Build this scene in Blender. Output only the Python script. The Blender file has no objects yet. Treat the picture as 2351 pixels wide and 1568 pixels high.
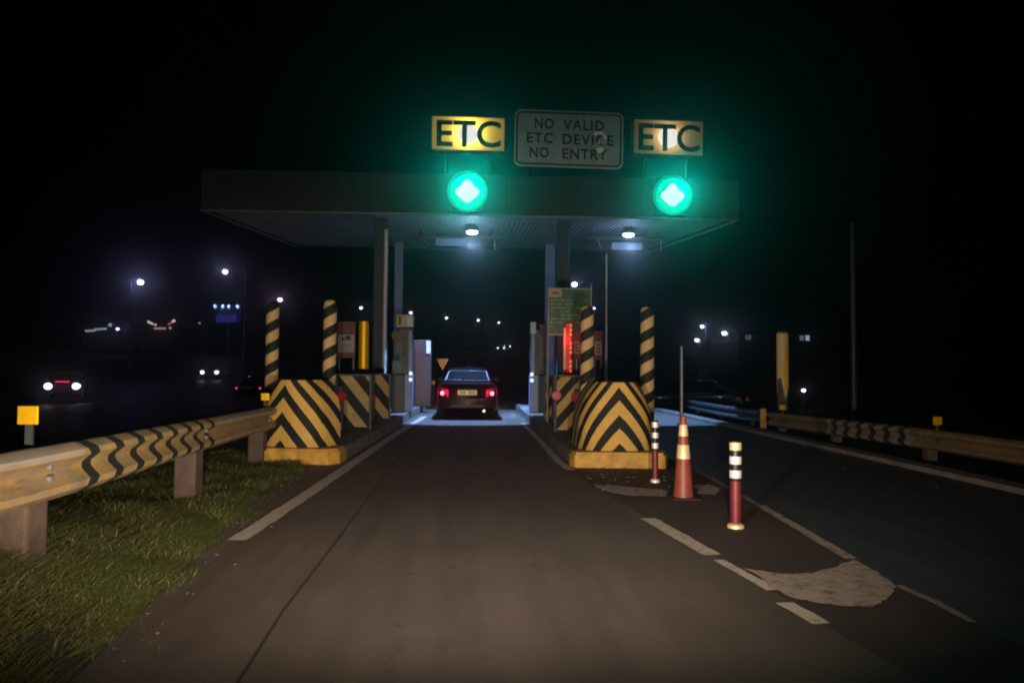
import bpy, bmesh, math, random
import numpy as np
from mathutils import Vector, Matrix
random.seed(7); rng = np.random.default_rng(7)
S = bpy.context.scene
COL = S.collection
R = math.radians

# ------------------------------------------------------------------ camera, world, exposure
FPX, CX, CY = 1742.0, 1175.5, 784.0          # focal length and centre measured on a 2351 px wide copy of the photo
CAM = Vector((0, 0, 1.35))
YAW, PITCH, ROLL = R(2.97), R(2.10), R(0.45)
cam_d = bpy.data.cameras.new('camera'); cam = bpy.data.objects.new('camera', cam_d); COL.objects.link(cam)
RM = Matrix.Rotation(-YAW, 4, 'Z') @ Matrix.Rotation(R(90) + PITCH, 4, 'X') @ Matrix.Rotation(ROLL, 4, 'Z')
cam.matrix_world = Matrix.Translation(CAM) @ RM
cam_d.sensor_width = 36; cam_d.lens = FPX / 2351 * 36; cam_d.clip_start = .05; cam_d.clip_end = 2000
S.camera = cam
w = bpy.data.worlds.new('World'); S.world = w; w.use_nodes = True
wn = w.node_tree; bgn = wn.nodes['Background']
sky = wn.nodes.new('ShaderNodeTexSky'); sky.sky_type = 'NISHITA'; sky.sun_disc = False
sky.sun_elevation = R(-4.5); sky.sun_rotation = R(200)
wn.links.new(sky.outputs[0], bgn.inputs[0]); bgn.inputs[1].default_value = 0.004
S.view_settings.view_transform = 'Standard'; S.view_settings.look = 'None'
S.view_settings.exposure = 0; S.view_settings.gamma = 1
S.cycles.use_denoising = True
S.cycles.pixel_filter_type = 'BLACKMAN_HARRIS'; S.cycles.filter_width = 2.0
S.cycles.max_bounces = 6; S.cycles.volume_bounces = 0; S.cycles.sample_clamp_indirect = 2.0
S.cycles.caustics_reflective = False; S.cycles.caustics_refractive = False

def ray(px, py):
    return (RM.to_3x3() @ Vector(((px - CX) / FPX, -(py - CY) / FPX, -1)))
def atY(px, py, Y):                    # where the sight line through a photo point reaches depth Y
    d = ray(px, py); return CAM + d * (Y / d.y)
def atZ(px, py, z=0.0):                # where it reaches height z
    d = ray(px, py); return CAM + d * ((z - CAM.z) / d.z)

def light(name, kind, loc, energy, color, parent=None, target=None, size=.05, angle=None, blend=.5):
    l = bpy.data.lights.new(name, kind); l.energy = energy; l.color = color
    l.shadow_soft_size = size
    if kind == 'SPOT': l.spot_size = angle; l.spot_blend = blend
    o = bpy.data.objects.new(name, l); COL.objects.link(o); o.location = loc
    if target is not None:
        o.rotation_euler = (Vector(target) - Vector(loc)).to_track_quat('-Z', 'Y').to_euler()
    if parent is not None:
        o.parent = parent; o.location = Vector(loc) - parent.location
    return o
# headlamps of the car the photograph is taken from: two dipped beams and their spill
for sx in (-.62, .62):
    b_ = light('headlamp_beam', 'SPOT', (sx, 1.3, .74), 1500, (1, .775, .60), target=(sx + .1, 12, 0.95), size=.06, angle=R(112), blend=1); b_.scale = (1, .31, 1)
    light('headlamp_low', 'SPOT', (sx, 1.3, .72), 12, (1, .74, .54), target=(sx , 7, .3), size=.06, angle=R(135), blend=1)
light('headlamp_spill', 'SPOT', (0, 1.3, .85), 290, (1, .88, .80), target=(0, 12, 3.2), size=.1, angle=R(78), blend=.9)

# ------------------------------------------------------------------ materials
def nt(m): return m.node_tree.nodes, m.node_tree.links
def mth(N, L, op, a, b=None, c=None):
    n = N.new('ShaderNodeMath'); n.operation = op
    for i, v in enumerate((a, b, c)):
        if v is None: continue
        if isinstance(v, (int, float)): n.inputs[i].default_value = v
        else: L.new(v, n.inputs[i])
    return n.outputs[0]
def mixc(N, L, fac, a, b, mode='MIX'):
    n = N.new('ShaderNodeMix'); n.data_type = 'RGBA'; n.blend_type = mode
    for i, v in ((0, fac), (6, a), (7, b)):
        if isinstance(v, (int, float)): n.inputs[i].default_value = v
        elif isinstance(v, tuple): n.inputs[i].default_value = v if len(v) == 4 else (*v, 1)
        else: L.new(v, n.inputs[i])
    return n.outputs[2]
def noise(N, L, scale, detail=5, rough=.6, vec=None, stretch=None):
    n = N.new('ShaderNodeTexNoise'); n.inputs['Scale'].default_value = scale
    n.inputs['Detail'].default_value = detail; n.inputs['Roughness'].default_value = rough
    if vec is None:
        tc = N.new('ShaderNodeNewGeometry'); vec = tc.outputs['Position']
    if stretch:
        mp = N.new('ShaderNodeMapping'); mp.inputs['Scale'].default_value = stretch
        L.new(vec, mp.inputs[0]); vec = mp.outputs[0]
    L.new(vec, n.inputs['Vector']); return n.outputs[0]
def ramp(N, L, v, a, b):
    n = N.new('ShaderNodeMapRange'); n.inputs[1].default_value = a; n.inputs[2].default_value = b
    L.new(v, n.inputs[0]); return n.outputs[0]
CACHE = {}
def mat(name, col, rough=.6, metal=0., var=.25, scale=6, bump=0., bscale=60, coat=0., col2=None, stretch=None):
    if name in CACHE: return CACHE[name]
    m = bpy.data.materials.new(name); m.use_nodes = True; N, L = nt(m); B = N['Principled BSDF']
    f = ramp(N, L, noise(N, L, scale, stretch=stretch), .35, .68)
    c2 = col2 or tuple(c * (1 - var) for c in col)
    L.new(mixc(N, L, f, col, c2), B.inputs['Base Color'])
    B.inputs['Roughness'].default_value = rough; B.inputs['Metallic'].default_value = metal
    B.inputs['Coat Weight'].default_value = coat
    if bump:
        b = N.new('ShaderNodeBump'); b.inputs['Strength'].default_value = bump; b.inputs['Distance'].default_value = .012
        L.new(noise(N, L, bscale, 4), b.inputs['Height']); L.new(b.outputs[0], B.inputs['Normal'])
    CACHE[name] = m; return m
def emit(name, col, strength):
    if name in CACHE: return CACHE[name]
    m = bpy.data.materials.new(name); m.use_nodes = True; N, L = nt(m); B = N['Principled BSDF']
    B.inputs['Base Color'].default_value = (*[min(1, c * .5) for c in col], 1)
    B.inputs['Emission Color'].default_value = (*col, 1); B.inputs['Emission Strength'].default_value = strength
    B.inputs['Roughness'].default_value = .4
    CACHE[name] = m; return m
def stripes(name, period, frac, k, off, use_abs=True, ca=(.66, .42, .09), cb=(.005, .007, .006), dirt=.45, axis=0, rough=.8, quad=0.):
    """bands s = v + k*|u| measured in metres on the UV map"""
    m = bpy.data.materials.new(name); m.use_nodes = True; N, L = nt(m); B = N['Principled BSDF']
    uv = N.new('ShaderNodeUVMap'); sp = N.new('ShaderNodeSeparateXYZ'); L.new(uv.outputs[0], sp.inputs[0])
    u, v = (sp.outputs[0], sp.outputs[1]) if axis == 0 else (sp.outputs[1], sp.outputs[0])
    if use_abs: u = mth(N, L, 'ABSOLUTE', u)
    wob = mth(N, L, 'MULTIPLY', mth(N, L, 'SUBTRACT', noise(N, L, 14, 3), .5), .022)
    s = mth(N, L, 'ADD', mth(N, L, 'MULTIPLY_ADD', u, k, v), wob)
    if quad: um = mth(N, L, 'MINIMUM', u, .62); s = mth(N, L, 'MULTIPLY_ADD', mth(N, L, 'MULTIPLY', um, um), quad, s)
    s = mth(N, L, 'FRACT', mth(N, L, 'ADD', mth(N, L, 'DIVIDE', mth(N, L, 'SUBTRACT', s, off), period), 40.0))
    f = mth(N, L, 'LESS_THAN', s, frac)
    n1 = ramp(N, L, noise(N, L, 5, 6, .7), .4, .75)
    n2 = ramp(N, L, noise(N, L, 40, 4, .7), .55, .75)
    ya = mixc(N, L, mth(N, L, 'MULTIPLY', n1, dirt), ca, (ca[0] * .45, ca[1] * .5, max(ca[2] * .8, .05)))
    ya = mixc(N, L, mth(N, L, 'MULTIPLY', n2, .35), ya, (.16, .14, .12))
    yb = mixc(N, L, mth(N, L, 'MULTIPLY', n2, .14), cb, (.09, .08, .06))
    L.new(mixc(N, L, f, yb, ya), B.inputs['Base Color']); B.inputs['Roughness'].default_value = rough
    return m

M_conc = mat('kerb_concrete', (.20, .185, .17), .85, var=.4, scale=3, bump=.4)
M_steel = mat('galvanised_steel', (.34, .36, .38), .42, .6, var=.3, scale=4)
M_dsteel = mat('dark_painted_steel', (.045, .06, .06), .5, .2)
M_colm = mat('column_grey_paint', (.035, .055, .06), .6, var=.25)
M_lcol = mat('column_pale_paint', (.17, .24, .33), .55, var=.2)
M_white = mat('white_paint', (.72, .73, .74), .5, var=.15)
M_black = mat('black_plastic', (.012, .013, .014), .45)
M_blackr = mat('black_rubber', (.015, .015, .015), .85)
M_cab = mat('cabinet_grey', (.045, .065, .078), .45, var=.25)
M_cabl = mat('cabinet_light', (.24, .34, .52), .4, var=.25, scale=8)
M_yel = mat('yellow_paint', (.62, .36, .05), .6, var=.45, scale=7)
M_yfilm = mat('yellow_reflective_film', (.98, .60, .01), .50, .6, var=.12, scale=20)
M_redref = mat('red_reflector', (.60, .004, .02), .25, var=.1)
M_green = mat('sign_green', (.015, .12, .055), .45, var=.35, scale=9)
M_etcface = None

# ------------------------------------------------------------------ mesh helpers
def props(o, label=None, cat=None, group=None, kind=None):
    if label: o['label'] = label
    if cat: o['category'] = cat
    if group: o['group'] = group
    if kind: o['kind'] = kind
    return o
def root(name, loc, label, cat, group=None, rz=0):
    o = bpy.data.objects.new(name, None); COL.objects.link(o); o.location = loc; o.rotation_euler = (0, 0, rz)
    o.empty_display_size = .1
    return props(o, label, cat, group)
def link(name, bm, m, parent=None, smooth=False, loc=None):
    me = bpy.data.meshes.new(name); bm.normal_update(); bm.to_mesh(me); bm.free()
    for x in (m if isinstance(m, (list, tuple)) else [m]): me.materials.append(x)
    if smooth:
        for p in me.polygons: p.use_smooth = True
        me.set_sharp_from_angle(angle=R(38))
    o = bpy.data.objects.new(name, me); COL.objects.link(o)
    if parent: o.parent = parent
    if loc is not None: o.location = loc
    return o
def box(bm, a, b, bevel=0., mi=0):
    """box between two corners"""
    x0, y0, z0 = a; x1, y1, z1 = b
    r = bmesh.ops.create_cube(bm, size=1)
    for v in r['verts']:
        v.co = Vector(((x0 + x1) / 2 + v.co.x * (x1 - x0), (y0 + y1) / 2 + v.co.y * (y1 - y0), (z0 + z1) / 2 + v.co.z * (z1 - z0)))
    fs = set(f for v in r['verts'] for f in v.link_faces)
    for f in fs: f.material_index = mi
    if bevel:
        es = list(set(e for f in fs for e in f.edges))
        rr = bmesh.ops.bevel(bm, geom=es, offset=bevel, segments=2, affect='EDGES', profile=.6)
        for f in rr['faces']: f.material_index = mi
def BX(a, b, bevel=0.):
    bm = bmesh.new(); box(bm, a, b, bevel); return bm
def tube(bm, a, b, r1, r2=None, n=16, cap=True):
    a, b = Vector(a), Vector(b); d = b - a
    r = bmesh.ops.create_cone(bm, cap_ends=cap, segments=n, radius1=r1, radius2=r1 if r2 is None else r2, depth=d.length)
    q = d.to_track_quat('Z', 'Y').to_matrix().to_4x4()
    bmesh.ops.transform(bm, matrix=Matrix.Translation((a + b) / 2) @ q, verts=r['verts'])
def TB(a, b, r1, r2=None, n=16):
    bm = bmesh.new(); tube(bm, a, b, r1, r2, n); return bm
def lathe(bm, prof, n=24, c=(0, 0, 0)):
    rings = [[bm.verts.new((c[0] + r * math.cos(2 * math.pi * i / n), c[1] + r * math.sin(2 * math.pi * i / n), c[2] + z)) for i in range(n)] for r, z in prof]
    for a, b in zip(rings, rings[1:]):
        for i in range(n): bm.faces.new((a[i], a[(i + 1) % n], b[(i + 1) % n], b[i]))
    bm.faces.new(rings[0][::-1]); bm.faces.new(rings[-1])
def LT(prof, n=24, c=(0, 0, 0)):
    bm = bmesh.new(); lathe(bm, prof, n, c); return bm
def ball(bm, c, rx, ry, rz, n=14):
    r = bmesh.ops.create_uvsphere(bm, u_segments=n, v_segments=n // 2 + 2, radius=1)
    for v in r['verts']: v.co = Vector((c[0] + v.co.x * rx, c[1] + v.co.y * ry, c[2] + v.co.z * rz))
def poly(bm, pts, z0=None, z1=None):
    """flat polygon, or a prism when z1 is given"""
    if z1 is None:
        vs = [bm.verts.new(p) for p in pts]; f = bm.faces.new(vs); bm.normal_update()
        if f.normal.z < 0: f.normal_flip()
        return f
    lo = [bm.verts.new((p[0], p[1], z0)) for p in pts]; hi = [bm.verts.new((p[0], p[1], z1)) for p in pts]
    bm.faces.new(lo[::-1]); bm.faces.new(hi)
    n = len(pts)
    for i in range(n): bm.faces.new((lo[i], lo[(i + 1) % n], hi[(i + 1) % n], hi[i]))
    bmesh.ops.recalc_face_normals(bm, faces=bm.faces)
def text_mesh(txt, size, sx=1., bold=0., spacing=1., ext=.006):
    c = bpy.data.curves.new('t', 'FONT'); c.body = txt; c.size = size; c.align_x = 'CENTER'; c.align_y = 'CENTER'
    c.offset = bold; c.space_character = spacing; c.extrude = ext; c.resolution_u = 4
    o = bpy.data.objects.new('t', c); COL.objects.link(o)
    dg = bpy.context.evaluated_depsgraph_get()
    me = bpy.data.meshes.new_from_object(o.evaluated_get(dg)); bpy.data.objects.remove(o); bpy.data.curves.remove(c)
    me.transform(Matrix.Diagonal((sx, 1, 1, 1)))
    return me
def text(name, txt, size, m, parent, loc, sx=1., bold=0., spacing=1., rot=(R(90), 0, 0)):
    me = text_mesh(txt, size, sx, bold, spacing); me.materials.clear(); me.materials.append(m)
    o = bpy.data.objects.new(name, me); COL.objects.link(o); o.parent = parent; o.location = loc; o.rotation_euler = rot
    return o
def copy_thing(o, loc, rz=0, label=None, sub=None):
    c = o.copy(); COL.objects.link(c); c.location = loc; c.rotation_euler = (0, 0, rz)
    if label: c['label'] = label
    for ch in list(o.children):
        if ch.type == 'LIGHT': continue
        d = ch.copy(); COL.objects.link(d); d.parent = c
        for g in list(ch.children):
            e = g.copy(); COL.objects.link(e); e.parent = d
    return c

# ------------------------------------------------------------------ terrain
def sm(t):
    t = min(1, max(0, t)); return t * t * (3 - 2 * t)
def edge_x(y):            # left edge of the lane slab against the grass
    P = [(0, -1.5), (3.2, -1.68), (4.2, -1.78), (5.7, -1.98), (8.2, -2.25), (10.0, -2.25), (11.2, -2.4), (13, -4.0)]
    for (a, b), (c, d) in zip(P, P[1:]):
        if y < c: return b + (d - b) * max(0, y - a) / (c - a)
    return P[-1][1]
def h(x, y):
    z = -.06
    z += .07 * sm((edge_x(y) + .02 - x) / .15) * sm((13 - y) / 1.5)
    z += .30 * sm((edge_x(y) - .1 - x) / .8) * sm((8.2 - y) / 4.5)
    z -= .55 * sm((-4.2 - x) / 5)
    z -= .40 * sm((x - 6.5) / 1.2)
    z += 5.0 * sm((y - 45) / 110) * (1 if y > 45 else 0)
    return z
xs = np.concatenate([np.linspace(-125, -9, 22), np.linspace(-8, -1.2, 46), np.linspace(-.8, 6, 6), np.linspace(6.3, 9, 9), np.linspace(12, 88, 12)])
ys = np.concatenate([np.linspace(-8, 0, 4), np.linspace(1, 15, 57), np.linspace(17, 60, 18), np.linspace(66, 205, 26)])
bm = bmesh.new(); G = [[bm.verts.new((x, y, h(x, y))) for x in xs] for y in ys]
for j in range(len(ys) - 1):
    for i in range(len(xs) - 1): bm.faces.new((G[j][i], G[j][i + 1], G[j + 1][i + 1], G[j + 1][i]))
M_soil = mat('verge_soil', (.050, .052, .022), .95, var=.5, scale=4, bump=.8, bscale=25, col2=(.022, .024, .012))
link('ground', bm, M_soil, smooth=True)['kind'] = 'structure'

def road_mat(name, c1, c2, rough, joints=False, wheel=False):
    m = bpy.data.materials.new(name); m.use_nodes = True; N, L = nt(m); B = N['Principled BSDF']
    a = ramp(N, L, noise(N, L, .8, 6, .65), .35, .7); b = ramp(N, L, noise(N, L, 70, 5, .8), .35, .7)
    st = ramp(N, L, noise(N, L, 1.0, 5, .6, stretch=(5, .35, 1)), .42, .72)
    c = mixc(N, L, a, c1, c2)
    c = mixc(N, L, mth(N, L, 'MULTIPLY', b, .55), c, tuple(x * .45 for x in c2))
    c = mixc(N, L, mth(N, L, 'MULTIPLY', st, .45), c, tuple(x * .55 for x in c2))
    g = N.new('ShaderNodeNewGeometry'); sp = N.new('ShaderNodeSeparateXYZ'); L.new(g.outputs['Position'], sp.inputs[0])
    if wheel:          # polished wheel tracks and an oily middle
        for xc, wd, am in ((-.85, .30, .22), (.62, .30, .22), (-.12, .22, .38)):
            d = mth(N, L, 'ABSOLUTE', mth(N, L, 'SUBTRACT', sp.outputs[0], xc))
            k = mth(N, L, 'MULTIPLY', ramp(N, L, d, wd, wd * .2), mth(N, L, 'MULTIPLY', ramp(N, L, noise(N, L, 1.6, 5, .7, stretch=(1.5, .5, 1)), .35, .6), am))
            c = mixc(N, L, k, c, tuple(x * .35 for x in c2))
    vo = N.new('ShaderNodeTexVoronoi'); vo.feature = 'DISTANCE_TO_EDGE'; vo.inputs['Scale'].default_value = .55
    wv = N.new('ShaderNodeTexNoise'); wv.inputs['Scale'].default_value = 3; L.new(g.outputs['Position'], wv.inputs['Vector'])
    va = N.new('ShaderNodeVectorMath'); va.operation = 'MULTIPLY_ADD'; L.new(wv.outputs['Color'], va.inputs[0]); va.inputs[1].default_value = (.5, .5, 0); L.new(g.outputs['Position'], va.inputs[2])
    L.new(va.outputs[0], vo.inputs['Vector'])
    cr = mth(N, L, 'MULTIPLY', mth(N, L, 'LESS_THAN', vo.outputs['Distance'], .006), ramp(N, L, noise(N, L, .5, 3), .48, .62))
    c = mixc(N, L, mth(N, L, 'MULTIPLY', cr, .3), c, (.012, .01, .009))
    sp_ = ramp(N, L, noise(N, L, 6, 3, .5), .66, .74)
    c = mixc(N, L, mth(N, L, 'MULTIPLY', sp_, .5), c, (.03, .024, .02))
    L.new(c, B.inputs['Base Color'])
    r = mth(N, L, 'MULTIPLY_ADD', st, -.12, rough); L.new(r, B.inputs['Roughness'])
    bp = N.new('ShaderNodeBump'); bp.inputs['Strength'].default_value = .55; bp.inputs['Distance'].default_value = .008
    L.new(noise(N, L, 110, 5, .75), bp.inputs['Height']); L.new(bp.outputs[0], B.inputs['Normal'])
    return m
M_road = road_mat('lane_concrete', (.180, .136, .113), (.130, .096, .079), .8, wheel=True)
M_asph = road_mat('dark_asphalt', (.092, .098, .108), (.066, .072, .082), .62)
M_gore = road_mat('gore_asphalt', (.105, .068, .060), (.072, .048, .044), .85)
M_hway = road_mat('highway_asphalt', (.035, .037, .04), (.025, .027, .03), .55)
# lane slab
ysl = [-3, 0, 1.5, 3.2, 4.2, 5.7, 7, 8.2, 9.1, 10, 11.2, 11.8]
left = [(edge_x(y) if y > 0 else -1.5, y) for y in ysl]
bm = bmesh.new()
pts = [(6.5, -3), (6.5, 58), (-7.2, 58), (-7.2, 13.2)] + left[::-1]
poly(bm, [(x, y, 0) for x, y in pts])
link('road', bm, M_road)['kind'] = 'structure'
# road beyond the plaza, climbing away
bm = bmesh.new(); prev = None
for y in np.linspace(57.6, 200, 40):
    cxr = -.5 + 7 * sm((y - 60) / 140)
    a = bm.verts.new((cxr - 7, y, max(h(cxr - 7, y), h(cxr, y)) + .10)); b = bm.verts.new((cxr + 7, y, max(h(cxr, y), h(cxr + 7, y)) + .10))
    if prev: bm.faces.new((prev[0], prev[1], b, a))
    prev = (a, b)
link('far_road', bm, M_asph)['kind'] = 'structure'
# right lane asphalt, gore, gutter
def Z(px, py, z=0.): p = atZ(px, py, z); return (p.x, p.y)
gl = [Z(1480, 1185), Z(1640, 1276), Z(1745, 1338), Z(1895, 1437), Z(2120, 1568)]     # gore, left line
gr = [Z(1590, 1076), Z(1710, 1143), Z(1830, 1213), Z(1955, 1285), Z(2090, 1360), Z(2235, 1434)]     # gore, right line
bm = bmesh.new(); q = [Z(1312, 1083), Z(1400, 1140)] + gl[:5] + [(2.4, -2.5), (3.95, -2.5)] + gr[::-1] + [Z(1545, 1050), (2.75, 11.5), (1.5, 11.5)]
poly(bm, [(x, y, .004) for x, y in q]); link('gore_area', bm, M_gore)['kind'] = 'structure'
bm = bmesh.new()
q = [gr[5], (gr[5][0] + .5, -2.5), (6.1, -2.5), (6.1, 19.2), (2.95, 19.2), (2.95, 12.4)] + gr[:-1]
poly(bm, [(x, y, .0085) for x, y in q]); link('right_lane', bm, M_asph)['kind'] = 'structure'
bm = bmesh.new(); q = [(6.0, 0), (6.45, 0), (6.45, 45), (6.0, 45)]
box(bm, (6.1, -2.5, -.2), (6.42, 50, .075), .02); link('kerb', bm, M_conc)['kind'] = 'structure'
# opposite carriageway to the left
def ribbon(name, xa, xb, dz, m, y0=-6, y1=200, ny=60):
    bm = bmesh.new(); prev = None
    for y in np.linspace(y0, y1, ny):
        z = max(h(x, y) for x in (xa, (xa + xb) / 2, xb)) + dz
        a = bm.verts.new((xa, y, z)); b = bm.verts.new((xb, y, z))
        if prev: bm.faces.new((prev[0], prev[1], b, a))
        prev = (a, b)
    o = link(name, bm, m); o['kind'] = 'structure'; return o
ribbon('highway', -36, -10.5, .03, M_hway)

# painted markings
def paint_mat(name, col, under, wear=.5):
    m = bpy.data.materials.new(name); m.use_nodes = True; N, L = nt(m); B = N['Principled BSDF']
    a = ramp(N, L, noise(N, L, 9, 6, .75), wear - .07, wear + .10); b = ramp(N, L, noise(N, L, 55, 4, .7), .52, .68)
    f = mth(N, L, 'MAXIMUM', a, mth(N, L, 'MULTIPLY', b, .6))
    L.new(mixc(N, L, f, col, under), B.inputs['Base Color']); B.inputs['Roughness'].default_value = .7
    return m
M_line = paint_mat('lane_paint', (.72, .64, .54), (.22, .18, .155), .60)
M_linew = paint_mat('worn_paint', (.55, .46, .38), (.15, .11, .09), .56)
M_linex = paint_mat('thin_worn_paint', (.34, .34, .33), (.07, .07, .07), .56)
def strip(name, pts, wd, m, z=.012):
    bm = bmesh.new(); L_, R_ = [], []
    P = []
    for (a, b) in zip(pts, pts[1:]):          # resample with a slightly ragged edge
        n = max(2, int(math.dist(a, b) / .12))
        for i in range(n): P.append((a[0] + (b[0] - a[0]) * i / n, a[1] + (b[1] - a[1]) * i / n))
    P.append(pts[-1])
    for i, p in enumerate(P):
        a = P[max(0, i - 1)]; b = P[min(len(P) - 1, i + 1)]; d = Vector((b[0] - a[0], b[1] - a[1])).normalized(); n = Vector((-d.y, d.x))
        wl = wd / 2 * random.uniform(.86, 1.06); wr = wd / 2 * random.uniform(.86, 1.06)
        L_.append(bm.verts.new((p[0] + n.x * wl, p[1] + n.y * wl, z))); R_.append(bm.verts.new((p[0] - n.x * wr, p[1] - n.y * wr, z)))
    for i in range(len(P) - 1): bm.faces.new((R_[i], R_[i + 1], L_[i + 1], L_[i]))
    o = link(name, bm, m); o['kind'] = 'structure'; return o
strip('lane_marking', [Z(543, 1243), Z(700, 1140), Z(800, 1072), Z(900, 1003), Z(975, 957)], .165, M_line)
strip('lane_marking', [Z(1310, 1081), Z(1282, 1060), Z(1240, 1012), Z(1200, 972)], .13, M_line)
strip('lane_marking', [Z(1488, 1192), Z(1560, 1233), Z(1636, 1277)], .15, M_line)
strip('lane_marking', [Z(1650, 1288), Z(1700, 1316), Z(1775, 1358)], .09, M_line)
strip('lane_marking', [Z(1800, 1387), Z(1845, 1412), Z(1888, 1436)], .11, M_line)
strip('lane_marking', [Z(1597, 1080), Z(1660, 1115), Z(1740, 1161)], .07, M_linex, .016)
strip('lane_marking', [Z(1742, 1162), Z(1830, 1213), Z(1955, 1287)], .10, M_linew, .016)
strip('lane_marking', [Z(2060, 1348), Z(2150, 1388), Z(2235, 1434)], .06, M_linex, .016)
def blotch(name, pts, m, z=.0135):
    bm = bmesh.new(); out = []
    n = len(pts)
    for i in range(n):
        a, b = pts[i], pts[(i + 1) % n]
        for k in range(6):
            t = k / 6; out.append((a[0] + (b[0] - a[0]) * t + random.uniform(-.02, .02), a[1] + (b[1] - a[1]) * t + random.uniform(-.02, .02), z))
    poly(bm, out); o = link(name, bm, m); o['kind'] = 'structure'
blotch('gore_marking', [Z(1712, 1308), Z(1800, 1322), Z(1880, 1318), Z(1960, 1290), Z(2010, 1315), Z(2060, 1352), Z(2035, 1378), Z(2005, 1398), Z(1900, 1392), Z(1800, 1372)], M_linew)
blotch('gore_marking', [Z(1360, 1115), Z(1420, 1117), Z(1530, 1128), Z(1535, 1142), Z(1440, 1140), Z(1392, 1130)], M_linew)
blotch('gore_marking', [Z(1592, 1115), Z(1630, 1115), Z(1657, 1125), Z(1640, 1138), Z(1605, 1136)], M_linew)
bm = bmesh.new()
# expansion joint along the lane
strip('road_joint', [Z(500, 1640), Z(650, 1402), Z(770, 1246), Z(870, 1108), Z(960, 990)], .018, mat('joint_tar', (.02, .018, .016), .9), .003)
strip('road_joint', [Z(640, 1105), Z(1500, 1125)], .014, CACHE['joint_tar'], .0025)
for i, xl in enumerate((-13.5, -17.2)):
    for k in range(14):
        y0 = 12 + k * 9
        z0 = max(h(-10.5, y0), h(-36, y0)) + .045
        z1 = max(h(-10.5, y0 + 3), h(-36, y0 + 3)) + .045
        bm2 = bmesh.new(); vs = [bm2.verts.new(p) for p in ((xl - .08, y0, z0), (xl + .08, y0, z0), (xl + .08, y0 + 3, z1), (xl - .08, y0 + 3, z1))]
        bm2.faces.new(vs); link('lane_marking', bm2, M_line)['kind'] = 'structure'

# ------------------------------------------------------------------ grass
def grass(name, N_, region, hmin, hmax, seed):
    g = np.random.default_rng(seed); V = np.zeros((N_, 5, 3)); n = 0
    while n < N_:
        x, y = region(g)
        if x is None: continue
        ht = g.uniform(hmin, hmax) * (0.6 + .8 * abs(math.sin(x * 2.7 + math.sin(y * 1.9) * 2)))
        flat = g.random() < .78
        a = g.uniform(0, 2 * math.pi); wd = g.uniform(.0025, .006); ln = g.uniform(.2, .9) * ht
        dx, dy = math.cos(a), math.sin(a); b = g.uniform(0, 2 * math.pi)
        if flat: b = R(82) + g.normal() * .22; ln = g.uniform(1.6, 3.4) * ht; ht *= .75; dx, dy = 1, 0
        lx, ly = math.cos(b) * ln, math.sin(b) * ln
        z = h(x, y) - .01
        V[n] = [(x - dx * wd, y - dy * wd, z), (x + dx * wd, y + dy * wd, z), (x + dx * wd * .8 + lx * .35, y + dy * wd * .8 + ly * .35, z + ht * .6),
                (x - dx * wd * .8 + lx * .35, y - dy * wd * .8 + ly * .35, z + ht * .6), (x + lx, y + ly, z + ht)]
        n += 1
    me = bpy.data.meshes.new(name); me.vertices.add(N_ * 5); me.vertices.foreach_set('co', V.reshape(-1))
    base = np.arange(N_) * 5
    quad = np.stack([base, base + 1, base + 2, base + 3], 1); tri = np.stack([base + 3, base + 2, base + 4], 1)
    loops = np.concatenate([quad.reshape(-1), tri.reshape(-1)])
    me.loops.add(len(loops)); me.loops.foreach_set('vertex_index', loops)
    me.polygons.add(2 * N_)
    me.polygons.foreach_set('loop_start', np.concatenate([np.arange(N_) * 4, N_ * 4 + np.arange(N_) * 3]))
    me.update(calc_edges=True)
    m = bpy.data.materials.new(name + '_blades'); m.use_nodes = True; NN, L = nt(m); B = NN['Principled BSDF']
    f = ramp(NN, L, noise(NN, L, 2.2, 5), .35, .7); f2 = ramp(NN, L, noise(NN, L, 60, 2), .4, .65)
    c = mixc(NN, L, f, (.115, .158, .030), (.140, .140, .036)); c = mixc(NN, L, f2, c, (.026, .032, .010))
    L.new(c, B.inputs['Base Color']); B.inputs['Roughness'].default_value = .8
    me.materials.append(m); o = bpy.data.objects.new(name, me); COL.objects.link(o)
    return props(o, 'short olive grass on the verge under the left guardrail', 'grass', None, 'stuff')
def reg(g):
    y = 2.0 + 11.2 * g.random() ** 1.35
    r = edge_x(y); x = r - 4.2 * g.random() ** 1.25 + .10 * math.sin(y * 7) * g.random()
    if g.random() < .05: x = r + abs(g.normal()) * .05
    elif x > r + .03: return None, None
    t = math.sin(x * 3.1 + y * 1.3) + math.sin(y * 2.3 - x * 1.7) + 1.3 * math.sin(x * 7 + y * 5) * .5
    if g.random() > .62 + .25 * t: return None, None
    return x, y
grass('grass', 135000, reg, .03, .10, 3)

# ------------------------------------------------------------------ canopy
C_ = root('toll_canopy', (0, 20.3, 0), 'wide grey flat toll plaza roof on columns spanning both lanes', 'canopy')
YF, YB, ZB, ZT = 20.3, 26.2, 5.50, 6.58
M_fas = mat('fascia_panel', (.042, .043, .044), .7, var=.3, scale=1.2, bump=.1)
N, L = nt(M_fas); B = N['Principled BSDF']; lk = B.inputs['Base Color'].links[0].from_socket
g = N.new('ShaderNodeNewGeometry'); sp = N.new('ShaderNodeSeparateXYZ'); L.new(g.outputs['Position'], sp.inputs[0])
seam = mth(N, L, 'LESS_THAN', mth(N, L, 'FRACT', mth(N, L, 'ADD', mth(N, L, 'DIVIDE', sp.outputs[0], 1.22), 20.3)), .022)
seam2 = mth(N, L, 'LESS_THAN', mth(N, L, 'ABSOLUTE', mth(N, L, 'SUBTRACT', sp.outputs[2], 6.02)), .008)
sk = ramp(N, L, noise(N, L, 1, 5, .7, stretch=(7, 7, .5)), .5, .72)
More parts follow.
